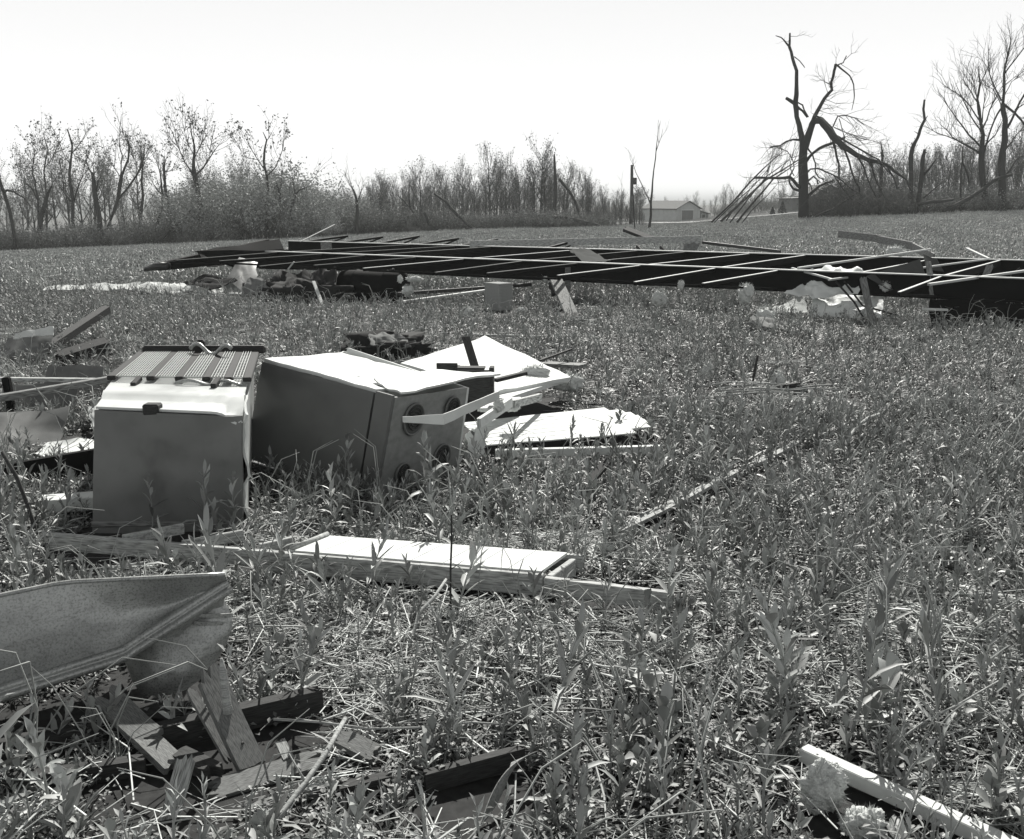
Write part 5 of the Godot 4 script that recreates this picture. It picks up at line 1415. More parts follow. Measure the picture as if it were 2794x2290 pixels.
func tray():
	var base := Vector3(1.3, 0, 3.3)
	var o := thing("metal_tray", "big torn galvanised sheet metal tray with rolled rim in the left foreground", "metal tray", -base)
	var top := [W(-2.1, 0.40, 2.70) + base, W(-1.55, 0.42, 3.14) + base, W(-1.405, 0.42, 3.255) + base, W(-0.93, 0.405, 3.37) + base]
	var rim := [W(-2.1, 0.12, 2.50) + base, W(-1.5, 0.20, 2.99) + base, W(-1.235, 0.21, 3.24) + base, W(-0.945, 0.365, 3.43) + base]
	var g: Array = []
	var nu := 40
	var nv := 12
	for i in nu + 1:
		var f := float(i) / nu
		# spread the same fractions by corner so that the corners stay sharp
		var a := along(top, f)
		var b := along(rim, f)
		var row: Array = []
		for j in nv + 1:
			var v := float(j) / nv
			var p := a.lerp(b, v)
			var sag := sin(PI * v) * 0.055 * (1.0 - 0.5 * f) + 0.05 * exp(-pow((f - 0.86) / 0.06, 2.0)) * sin(PI * v)
			p += Vector3(0, -0.55, -0.6) * sag
			p += Vector3(0, 1, 1) * 0.012 * exp(-pow((f - 0.31 - 0.04 * v) / 0.02, 2.0)) * smoothstep(0.1, 0.3, v) * (1.0 - smoothstep(0.5, 0.75, v))
			p += Vector3(0, 1, 0.6) * 0.006 * NZ.get_noise_2d(f * 6.0, v * 3.0)
			row.append(p)
		g.append(row)
	var st := tool_()
	add_shell(st, g, 0.003)
	part("tray_sheet", st, "galvanised", o)
	# rolled rim
	var prof := [[0.0, 0.0], [0.004, 0.010], [0.011, 0.014], [0.018, 0.008], [0.024, 0.002], [0.030, 0.008], [0.037, 0.013], [0.044, 0.008], [0.047, -0.004], [0.042, -0.014]]
	g = []
	for i in 61:
		var f := i / 60.0
		var p := along(rim, f)
		var t := (along(rim, minf(f + 0.02, 1.0)) - along(rim, maxf(f - 0.02, 0.0))).normalized()
		var dn := (Vector3(0.15, -0.8, 0.6) - t * Vector3(0.15, -0.8, 0.6).dot(t)).normalized()
		var nn := t.cross(dn).normalized()
		if nn.z < 0.0: nn = -nn
		var row: Array = []
		for q in prof:
			row.append(p + dn * float(q[0]) + nn * float(q[1]))
		g.append(row)
	st = tool_()
	add_shell(st, g, 0.003)
	part("rolled_rim", st, "galvanised", o)
	st = tool_()
	var e: Array = []
	var er: Array = []
	for i in 25:
		e.append(along(top, i / 24.0))
		er.append(0.008)
	add_tube(st, e, er, 6)
	part("top_edge", st, "galvanised", o)
	# torn corner behind the tip
	st = tool_()
	add_panel(st, along(rim, 0.84) + Vector3(0, -0.05, 0), along(rim, 1.0) + Vector3(0.01, 0.0, 0), along(rim, 1.0) + Vector3(-0.03, -0.11, -0.06), along(rim, 0.88) + Vector3(0.0, -0.11, -0.06), 0.003, 0.012, 9.0, 8, 6)
	part("torn_corner", st, "galvanised", o)
	# rounded skin of the tub below
	g = []
	for i in 33:
		var f := i / 32.0
		var an := lerpf(-1.35, 1.25, f)
		var row: Array = []
		for j in 17:
			var v := j / 16.0
			var ry := lerpf(0.09, 0.21, sin(v * PI * 0.5))
			var rx := 0.185 * (0.9 + 0.18 * sin(v * PI))
			var h := lerpf(0.30 - 0.03 * f * f, -0.02 + 0.13 * pow(f, 3.0) + 0.08 * pow(1.0 - f, 3.0), v)
			row.append(W(-1.135 + sin(an) * rx, h, 3.53 - cos(an) * ry) + base + Vector3(0.006, 0, 0.006) * NZ.get_noise_2d(f * 7.0, v * 7.0))
		g.append(row)
	st = tool_()
	add_shell(st, g, 0.003)
	part("rounded_skin", st, "galvanised", o)
	for k in 2:
		st = tool_()
		var s: Array = []
		for i in 9:
			var an := lerpf(0.45, 1.27, i / 8.0)
			var row: Array = []
			for j in 2:
				var hh := 0.262 - 0.028 * k - 0.035 * i / 8.0 - 0.012 * j
				row.append(W(-1.135 + sin(an) * 0.196, hh, 3.53 - cos(an) * 0.145) + base)
			s.append(row)
		add_shell(st, s, 0.006, false)
		part("strap", st, "galvanised", o)
	# outer wall in the shade below the rim
	st = tool_()
	add_panel(st, along(rim, 0.0) + Vector3(0, -0.04, -0.02), along(rim, 0.78) + Vector3(0, -0.04, -0.02), W(-1.15, 0.16, 3.62) + base, W(-2.0, 0.10, 3.0) + base, 0.003, 0.01, 4.0, 10, 5)
	part("outer_wall", st, "galvanised", o)
	out_of_way(-1.15, 3.40, 0.24, 0.24)
	out_of_way(-1.55, 3.06, 0.5, 0.20, 40.0)

func broken_boards():
	var o := thing("nailed_plank", "splintered weathered plank with an upright peg, leaning beside the metal tray", "plank", W(-0.81, 0, 2.9))
	var base := Vector3(0.81, 0, 2.9)
	var a := W(-0.735, 0.02, 2.83) + base
	var b := W(-0.90, 0.265, 2.99) + base
	var f := frame_of(a, b)
	mesh_node("plank", plank_mesh(a.distance_to(b), 0.022, 0.082, 0.008, 0.075, 0.006, 3), M["old_wood"], o, f)
	var st := tool_()
	var foot := a.lerp(b, 0.52) + f.basis.y * 0.01
	add_tube(st, [foot, foot + Vector3(-0.001, 0.025, 0.004), foot + Vector3(-0.004, 0.13, 0.012), foot + Vector3(-0.006, 0.17, 0.014)], [0.017, 0.013, 0.011, 0.004], 8)
	part("wooden_peg", st, "pale_wood", o)
	st = tool_()
	add_tube(st, [a.lerp(b, 0.22) + f.basis.y * 0.011, a.lerp(b, 0.22) + f.basis.y * 0.014], [0.004, 0.004], 8)
	part("nail_head", st, "dark_metal", o)
	board("broken_plank", "plank half in the tray's shadow, sloping down left of the leaning plank", "plank", W(-1.24, 0.13, 3.08), W(-1.045, 0.05, 2.93), 0.02, 0.085, "old_wood", 0.15, Vector2(0.05, 0.02), 0.01)
	board("broken_plank", "snapped-off plank end lying below the tray-shadowed plank", "plank", W(-1.075, 0.055, 2.945), W(-0.93, 0.02, 2.81), 0.02, 0.08, "old_wood", -0.15, Vector2(0.03, 0.05), 0.0)
	board("broken_plank", "bright pointed stake end standing in weeds below the leaning plank", "stake", W(-0.905, -0.02, 2.60), W(-0.875, 0.135, 2.72), 0.018, 0.05, "pale_wood", 0.5, Vector2(0.0, 0.035), 0.0)
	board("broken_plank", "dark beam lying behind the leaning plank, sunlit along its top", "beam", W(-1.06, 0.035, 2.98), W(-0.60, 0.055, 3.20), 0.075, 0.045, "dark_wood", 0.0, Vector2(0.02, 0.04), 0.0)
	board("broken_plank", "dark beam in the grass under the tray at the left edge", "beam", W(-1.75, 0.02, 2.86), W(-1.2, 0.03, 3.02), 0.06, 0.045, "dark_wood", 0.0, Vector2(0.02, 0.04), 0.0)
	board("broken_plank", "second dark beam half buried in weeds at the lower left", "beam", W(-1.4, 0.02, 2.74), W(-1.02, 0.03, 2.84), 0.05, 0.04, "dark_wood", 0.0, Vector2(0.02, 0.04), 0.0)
	board("broken_plank", "thin dark lath along the leaning plank's left edge", "lath", W(-0.955, 0.19, 3.0), W(-0.80, 0.02, 2.86), 0.012, 0.028, "old_wood", 0.0, Vector2(0.03, 0.02), 0.0)
	board("broken_plank", "flat weathered board in grass right of the leaning plank's foot", "board", W(-0.84, 0.01, 2.71), W(-0.54, 0.02, 2.89), 0.02, 0.075, "old_wood", 0.2, Vector2(0.05, 0.07), 0.0)
	board("broken_plank", "lower flat board splitting under the white stick", "board", W(-0.72, 0.0, 2.63), W(-0.50, 0.012, 2.75), 0.02, 0.05, "old_wood", -0.1, Vector2(0.02, 0.06), 0.0)
	board("broken_plank", "pale board stub with jagged left end beside the white stick", "board", W(-0.525, 0.065, 2.95), W(-0.38, 0.04, 2.86), 0.022, 0.062, "old_wood", 0.25, Vector2(0.045, 0.02), 0.0)
	board("broken_plank", "small jagged chip of pale wood between dark beam and white stick", "wood chip", W(-0.675, 0.05, 2.93), W(-0.635, 0.03, 2.86), 0.016, 0.03, "pale_wood", 0.2, Vector2(0.015, 0.008), 0.0)
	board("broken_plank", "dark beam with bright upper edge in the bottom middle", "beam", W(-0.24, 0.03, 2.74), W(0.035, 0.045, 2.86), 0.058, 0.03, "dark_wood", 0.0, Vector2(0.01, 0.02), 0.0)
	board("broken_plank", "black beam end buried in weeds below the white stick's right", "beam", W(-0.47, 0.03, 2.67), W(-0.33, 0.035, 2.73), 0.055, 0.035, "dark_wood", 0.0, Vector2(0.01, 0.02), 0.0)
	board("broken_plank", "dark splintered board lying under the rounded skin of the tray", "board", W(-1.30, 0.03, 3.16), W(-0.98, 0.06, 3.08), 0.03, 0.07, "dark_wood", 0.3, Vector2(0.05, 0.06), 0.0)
	board("broken_plank", "dark wedge-shaped board between leaning plank and snapped-off end", "board", W(-0.98, 0.02, 2.92), W(-0.80, 0.05, 2.74), 0.03, 0.06, "dark_wood", 0.0, Vector2(0.03, 0.07), 0.0)
	stick("stout white stick slanting up from the bottom edge", [[-0.625, 0.02, 2.47], [-0.55, 0.075, 2.66], [-0.48, 0.13, 2.92]], 0.0085, "pale_wood")
	stick("long thin pale stalk curving right from the dark beam", [[-0.70, 0.10, 2.97], [-0.42, 0.075, 2.96], [-0.12, 0.075, 3.0], [0.28, 0.05, 3.02]], 0.0045, "pale_wood")
	stick("pale stalk lying level above the bottom middle beam", [[-0.42, 0.04, 3.12], [-0.1, 0.05, 3.14], [0.2, 0.04, 3.2]], 0.004, "pale_wood")
	# twisted rusty strip
	var at := W(-0.04, 0, 2.6)
	var g: Array = []
	for i in 17:
		var t := i / 16.0
		var c := W(lerpf(0.035, -0.135, t), 0.085 * (1.0 - t) + 0.012 * sin(t * 6.0), lerpf(2.78, 2.47, t)) - at
		var tw := 0.5 + 1.1 * sin(t * 3.4)
		var row: Array = []
		for j in 4:
			row.append(c + Vector3(cos(tw), sin(tw) * 0.6, -0.25) * (j / 3.0 - 0.5) * lerpf(0.085, 0.055, t))
		g.append(row)
	st = tool_()
	add_shell(st, g, 0.002)
	single("rusty_strip", "twisted rusty metal strip in weeds at the bottom middle", "metal strip", done(st), "rusty_sheet", Transform3D(Basis(), at))
	out_of_way(-0.82, 2.9, 0.13, 0.14)
	out_of_way(-0.7, 2.78, 0.2, 0.07, 30.0)
	out_of_way(-1.08, 2.92, 0.2, 0.05, -40.0)
	out_of_way(-0.1, 2.78, 0.15, 0.04, 22.0)
	out_of_way(-0.04, 2.6, 0.07, 0.12)
	out_of_way(-0.83, 3.06, 0.25, 0.05, 25.0)
	out_of_way(-0.9, 2.74, 0.22, 0.17)
	out_of_way(-0.7, 3.02, 0.3, 0.14, 25.0)
	out_of_way(-0.68, 2.74, 0.18, 0.05, 25.0)
	out_of_way(-0.1, 2.66, 0.18, 0.12, 22.0)
	out_of_way(-0.45, 2.84, 0.12, 0.08)

func left_debris():
	board("white_board_block", "short white board end lying left of the refrigerator's foot", "board", W(-2.42, 0.06, 5.40), W(-2.04, 0.06, 5.52), 0.07, 0.13, "white_paint")
	board("black_beam", "black beam in weeds left of the refrigerator", "beam", W(-2.86, 0.06, 5.98), W(-2.2, 0.13, 6.25), 0.14, 0.05, "tar_steel")
	board("black_beam", "dark log on the field far behind the refrigerator's left side", "log", W(-4.42, 0.06, 10.5), W(-4.05, 0.16, 10.9), 0.12, 0.13, "dark_wood", 0.3, Vector2(0.05, 0.05))
	board("pale_pole", "pale pole pointing at the refrigerator from the left edge", "pole", W(-4.1, 0.19, 7.05), W(-3.02, 0.25, 8.24), 0.05, 0.055, "grey_wood")
	board("pale_pole", "narrow white strip lying behind the pale pole", "strip", W(-4.3, 0.17, 8.7), W(-3.2, 0.20, 8.45), 0.03, 0.06, "weathered_white")
	cloth("grey_sheet", "grey panel standing low between pale pole and white strip", "panel", [W(-3.95, 0.17, 8.4), W(-3.35, 0.19, 8.35), W(-3.35, 0.02, 8.2), W(-3.95, 0.02, 8.2)], "grey_steel", 0.01, 2.0, 0.01, 4, 3)
	cloth("grey_sheet", "dull grey panel on the grass beyond the white strip", "panel", [W(-3.9, 0.22, 9.1), W(-3.4, 0.22, 9.0), W(-3.4, 0.04, 8.9), W(-3.9, 0.04, 8.95)], "grey_steel", 0.02, 2.0, 0.01, 4, 3)
	cloth("grey_sheet", "bent grey metal sheet sloping in from the left edge", "metal sheet", [W(-3.8, 0.16, 7.0), W(-2.98, 0.22, 7.25), W(-2.92, 0.0, 6.85), W(-3.7, 0.0, 6.65)], "grey_steel", 0.05, 1.6, 0.008, 10, 6)
	cloth("grey_sheet", "grey scrap with pale upper edge at the far left on the field", "metal sheet", [W(-5.1, 0.22, 11.0), W(-4.55, 0.30, 10.9), W(-4.6, 0.0, 10.6), W(-5.1, 0.0, 10.7)], "grey_steel", 0.06, 2.0, 0.01, 8, 6)
	cloth("pale_edge", "white crumpled strip on the grey scrap's upper edge", "cloth", [W(-5.0, 0.27, 10.95), W(-4.55, 0.35, 10.85), W(-4.55, 0.27, 10.8), W(-5.0, 0.21, 10.9)], "cloth", 0.04, 4.0, 0.01, 8, 4)
	cloth("white_scrap", "white sheet scrap reaching the refrigerator's back left corner", "sheet", [W(-3.05, 0.13, 7.75), W(-2.55, 0.22, 7.3), W(-2.5, 0.16, 6.85), W(-2.85, 0.08, 7.25)], "white_paint", 0.04, 2.4, 0.006, 8, 6)
	cloth("white_scrap", "bright paper scrap in weeds left of the refrigerator's middle", "paper", [W(-2.98, 0.07, 6.85), W(-2.45, 0.06, 6.95), W(-2.45, 0.02, 6.6), W(-2.98, 0.02, 6.55)], "white_paint", 0.05, 3.0, 0.004, 10, 6)
	board("black_beam", "dark stick slanting up on the field at the far left", "stick", W(-4.75, 0.08, 11.0), W(-4.68, 0.34, 12.6), 0.08, 0.10, "dark_wood")
	var o := thing("dark_stand", "dark upright post on a splayed foot at the left edge", "post", W(-3.62, 0, 7.75))
	var st := tool_()
	add_box(st, Transform3D(Basis().rotated(Vector3(0, 0, 1), 0.08), Vector3(0, 0.17, 0)), Vector3(0.055, 0.34, 0.05), 0.008)
	part("post", st, "tar_steel", o)
	for q in [[0.28, 0.05], [-0.12, 0.12]]:
		st = tool_()
		add_bar(st, Vector3(0, 0.04, 0), Vector3(q[0], 0.0, q[1]), 0.05, 0.05, 0.01)
		part("foot", st, "tar_steel", o)
	tuft("pale clump at the foot of the dark upright post", W(-3.34, 0.02, 7.45), Vector3(0.07, 0.06, 0.05), 41.0)
	tuft("tiny pale clump on the field above the dark stick", W(-4.95, 0.02, 12.4), Vector3(0.08, 0.07, 0.06), 43.0)
	stick("thin dark sapling stem at the left edge before the black beam", [[-2.24, 0.0, 4.95], [-2.30, 0.18, 5.0], [-2.42, 0.42, 5.05]], 0.011, "bark")
	out_of_way(-2.2, 5.45, 0.25, 0.1)
	out_of_way(-2.5, 6.1, 0.4, 0.08, 20.0)
	out_of_way(-3.3, 7.0, 0.45, 0.2, 15.0)
	out_of_way(-2.7, 6.72, 0.3, 0.14)
	out_of_way(-3.55, 7.65, 0.75, 0.08, 48.0)
	out_of_way(-2.75, 7.3, 0.3, 0.2)

func right_debris():
	var o := thing("white_timber", "white painted timber lying aslant in the bottom right corner", "timber", W(1.05, 0, 2.6))
	var b := Vector3(-1.05, 0, 2.6)
	var st := tool_()
	add_bar(st, W(0.835, 0.04, 2.885) + b, W(1.42, 0.022, 2.22) + b, 0.042, 0.045, 0.003)
	part("timber", st, "white_paint", o)
	st = tool_()
	for q in [0.05, 0.12]:
		var p := (W(0.835, 0.073, 2.885) + b).lerp(W(1.42, 0.068, 2.22) + b, q)
		add_tube(st, [p, p + Vector3(0, 0.002, 0)], [0.0035, 0.0035], 7)
	part("nail_head", st, "dark_metal", o)
	out_of_way(1.10, 2.52, 0.45, 0.08, -49.0)
	out_of_way(0.85, 2.58, 0.11, 0.16)
	for q in [["ragged pale insulation slab standing below the white timber's end", 0.83, 0.0, 2.655, 0.066, 0.072, 0.04, 51.0], ["ragged pale insulation lump lowest at the bottom right", 0.90, -0.01, 2.54, 0.062, 0.042, 0.05, 53.0], ["thin pale insulation rim beside the standing slab", 0.80, 0.0, 2.64, 0.05, 0.03, 0.03, 57.0]]:
		st = tool_()
		lump(st, Vector3(0, float(q[5]) * 0.9, 0), Vector3(q[4], q[5], q[6]), 0.38, q[7], 56, 36)
		fibres(st, Vector3(q[4], q[5], q[6]), 260)
		single("insulation_lump", q[0], "insulation", done(st), "insulation", Transform3D(Basis(), W(q[1], q[2], q[3])), "insulation lumps in the foreground")
	for q in [["pale shaggy insulation bundle standing out on the right field", 2.28, 0.0, 9.25, 0.06, 0.10], ["smaller pale insulation bundle leaning beside the standing one", 2.42, 0.0, 9.05, 0.07, 0.05], ["small pale scrap upright in weeds left of the shaggy bundle", 1.74, 0.02, 9.6, 0.05, 0.10], ["flat pale scrap in weeds nearest the straw pile's left", 1.76, 0.0, 8.9, 0.08, 0.02], ["pale crumpled scrap in weeds right of the platform", 0.42, 0.02, 4.75, 0.05, 0.035]]:
		tuft(q[0], W(q[1], q[2], q[3]), Vector3(q[4], q[5], q[4] * 0.7), q[1] * 9.0)
	board("dark_lath", "dark lath standing in the right field left of the shaggy bundle", "lath", W(2.07, 0.0, 9.3), W(2.12, 0.27, 9.35), 0.012, 0.022, "dark_wood")
	board("dark_lath", "dark board stub under the shaggy insulation bundle", "board", W(2.2, 0.04, 8.95), W(2.42, 0.06, 9.0), 0.07, 0.04, "dark_wood", 0.0, Vector2(0.03, 0.03))
	stick("curved cream root arching out of weeds at right centre", [[2.05, 0.02, 6.45], [2.10, 0.10, 6.7], [2.25, 0.15, 6.95], [2.50, 0.16, 7.3]], 0.013, "pale_wood")
	stick("tall dry stalk leaning right at the right edge", [[2.95, 0.0, 6.6], [3.2, 0.14, 6.9], [3.55, 0.30, 7.25]], 0.007, "pale_wood")
	stick("upright bleached stalk in the right foreground", [[1.18, 0.0, 3.45], [1.19, 0.16, 3.5], [1.22, 0.30, 3.55]], 0.005, "pale_wood")
	stick("long stalk slanting over weeds in the lower right", [[1.0, 0.03, 2.85], [1.2, 0.10, 2.95], [1.48, 0.16, 3.1]], 0.004, "pale_wood")
	stick("short pale stalk leaning in the lower right weeds", [[1.05, 0.0, 2.78], [1.1, 0.1, 2.85], [1.13, 0.18, 2.95]], 0.004, "pale_wood")
	stick("tall brown stalk standing beside the platform's middle", [[-0.235, 0.0, 3.98], [-0.236, 0.2, 4.0], [-0.23, 0.42, 4.0]], 0.005, "dark_wood")
	for i in 11:
		var x := 1.35 + R.randf() * 0.9
		var d := 8.5 + R.randf() * 0.5
		var l := R.randf_range(0.25, 0.7)
		stick_plain(x, d, l)

func stick_plain(x: float, d: float, l: float):
	var a := R.randf_range(-0.25, 0.35)
	var st := tool_()
	add_tube(st, [Vector3.ZERO, Vector3(cos(a) * l * 0.5, 0.03, -sin(a) * l * 0.5), Vector3(cos(a) * l, 0.02, -sin(a) * l)], [0.008, 0.007, 0.004], 5)
	single("straw_stalk", "pale flattened stalk in the straw pile before the shaggy bundle", "stalk", done(st), "pale_wood", Transform3D(Basis(), W(x, 0.04 + R.randf() * 0.05, d)), "stalks of the straw pile on the right field")

# ---------------------------------------------------------------- weeds and grass
func add_leaf(st: SurfaceTool, p: Vector3, dir: Vector3, ln: float, wd: float, droop: float, tone: float, fine: bool):
	var side := dir.cross(Vector3.UP)
	if side.length() < 0.05: side = Vector3.RIGHT
	side = side.normalized()
	var up := side.cross(dir).normalized()
	var c := leaf_point(p, dir, ln, droop, 0.33)
	var c2 := leaf_point(p, dir, ln, droop, 0.68)
	var tip := leaf_point(p, dir, ln, droop, 1.0)
	var w1 := side * wd * 0.5
	var w2 := side * wd * 0.42
	var fold := up * wd * 0.22
	st.set_smooth_group(0)
	st.set_color(vc(tone))
	if fine:
		for v in [p, c - w1 + fold, c, p, c, c + w1 + fold, c - w1 + fold, c2 - w2 + fold, c2, c - w1 + fold, c2, c, c, c2, c2 + w2 + fold, c, c2 + w2 + fold, c + w1 + fold, c2 - w2 + fold, tip, c2, c2, tip, c2 + w2 + fold]:
			st.add_vertex(v)
	else:
		var m := c.lerp(c2, 0.4)
		for v in [p, m - w1 + fold, m, p, m, m + w1 + fold, m - w1 + fold, tip, m, m, tip, m + w1 + fold]:
			st.add_vertex(v)

func leaf_point(p: Vector3, dir: Vector3, ln: float, droop: float, t: float) -> Vector3:
	return p + dir * ln * t + Vector3(0, -droop * ln * t * t, 0)

func weed(st: SurfaceTool, leaf_sts: Array, h: float, leaves: int, ln: float, wd: float, tone: float, fine: bool, at := Vector3.ZERO):
	var lean := Vector3(R.randf() - 0.5, 0, R.randf() - 0.5) * 0.35 * h
	var pts: Array = []
	for i in 4:
		var f := i / 3.0
		pts.append(at + Vector3(0, h * f, 0) + lean * f * f)
	st.set_color(vc(tone * 0.9))
	add_tube(st, pts, [0.004, 0.0035, 0.003, 0.0015], 4, false)
	for i in leaves:
		var f := 0.06 + 0.94 * float(i) / (leaves - 1)
		var p := at + Vector3(0, h * f, 0) + lean * f * f
		var a := i * 2.4 + R.randf() * 0.6
		var el := lerpf(0.5, 1.25, f) + R.randf_range(-0.25, 0.2)
		var dir := Vector3(cos(a) * cos(el), sin(el), sin(a) * cos(el))
		var l := ln * (0.65 + 0.5 * sin(PI * clampf(f * 0.9 + 0.1, 0.0, 1.0))) * R.randf_range(0.75, 1.2)
		var target: SurfaceTool = st
		if leaf_sts.size() > i and leaf_sts[i] is SurfaceTool:
			target = leaf_sts[i]
		add_leaf(target, p, dir, l, wd * R.randf_range(0.75, 1.2), R.randf_range(0.0, 0.5), tone * R.randf_range(0.55, 1.6), fine)

func grass_clump(st: SurfaceTool, n: int, h: float, tone: float, spread: float, at := Vector3.ZERO):
	for i in n:
		var a := R.randf() * TAU
		var el := R.randf_range(0.7, 1.4)
		var p := at + Vector3(cos(a), 0, sin(a)) * spread * R.randf()
		add_leaf(st, p, Vector3(cos(a) * cos(el), sin(el), sin(a) * cos(el)), h * R.randf_range(0.5, 1.1), R.randf_range(0.005, 0.011), R.randf_range(0.1, 0.6), tone * R.randf_range(0.7, 1.4), false)

func straw_blade(st: SurfaceTool, at: Vector3, l: float, tone: float):
	var a := R.randf() * TAU
	var t := R.randf_range(-0.08, 0.30)
	var d := Vector3(cos(a), t, sin(a)).normalized()
	var bend := Vector3(-sin(a), 0.1, cos(a)) * l * R.randf_range(-0.15, 0.15)
	st.set_color(vc(tone * R.randf_range(0.5, 1.3)))
	var r := R.randf_range(0.0012, 0.003)
	add_tube(st, [at - d * l * 0.5, at + bend, at + d * l * 0.5], [r, r, r * 0.6], 3, false)

func scatter(called: String, label: String, category: String, mesh: Mesh, key: String, spots: Array):
	var mm := MultiMesh.new()
	mm.transform_format = MultiMesh.TRANSFORM_3D
	mm.use_colors = true
	mm.mesh = mesh
	mm.instance_count = spots.size()
	for i in spots.size():
		mm.set_instance_transform(i, spots[i][0])
		mm.set_instance_color(i, spots[i][1])
	var o := MultiMeshInstance3D.new()
	o.name = numbered(called)
	o.multimesh = mm
	o.material_override = M[key]
	add_child(o)
	tag(o, label, category, "", "stuff")

func spot(x: float, d: float, smin: float, smax: float, tilt: float, sink := 0.0) -> Array:
	var s := R.randf_range(smin, smax)
	var b := Basis.from_euler(Vector3(R.randf_range(-tilt, tilt), R.randf() * TAU, R.randf_range(-tilt, tilt))).scaled(Vector3(s, s * R.randf_range(0.85, 1.15), s))
	var k := R.randf_range(0.72, 1.28) * (1.0 + 0.25 * NZ.get_noise_2d(x * 0.5, d * 0.5))
	return [Transform3D(b, W(x, terrain(x, d) - sink, d)), Color(k, k, k)]

func weediness(x: float, d: float) -> float:
	var k := 0.78 + 0.9 * NZ.get_noise_2d(x * 0.55 + 11.0, d * 0.45) + 0.45 * NZ.get_noise_2d(x * 1.8, d * 1.8 + 31.0)
	# flattened strawy patch before the platform
	k -= 0.55 * exp(-pow((x + 0.1) / 0.7, 2.0) - pow((d - 3.55) / 0.5, 2.0))
	k -= 0.5 * exp(-pow((x - 1.8) / 0.7, 2.0) - pow((d - 8.7) / 0.4, 2.0))
	k += 0.35 * smoothstep(0.4, 1.4, x) * smoothstep(7.0, 3.0, d)
	return k

func wedge(d0: float, d1: float) -> Vector2:
	var d := sqrt(lerpf(d0 * d0, d1 * d1, R.randf()))
	return Vector2(R.randf_range(-1.0, 1.0) * (0.52 * d + 1.3), d)

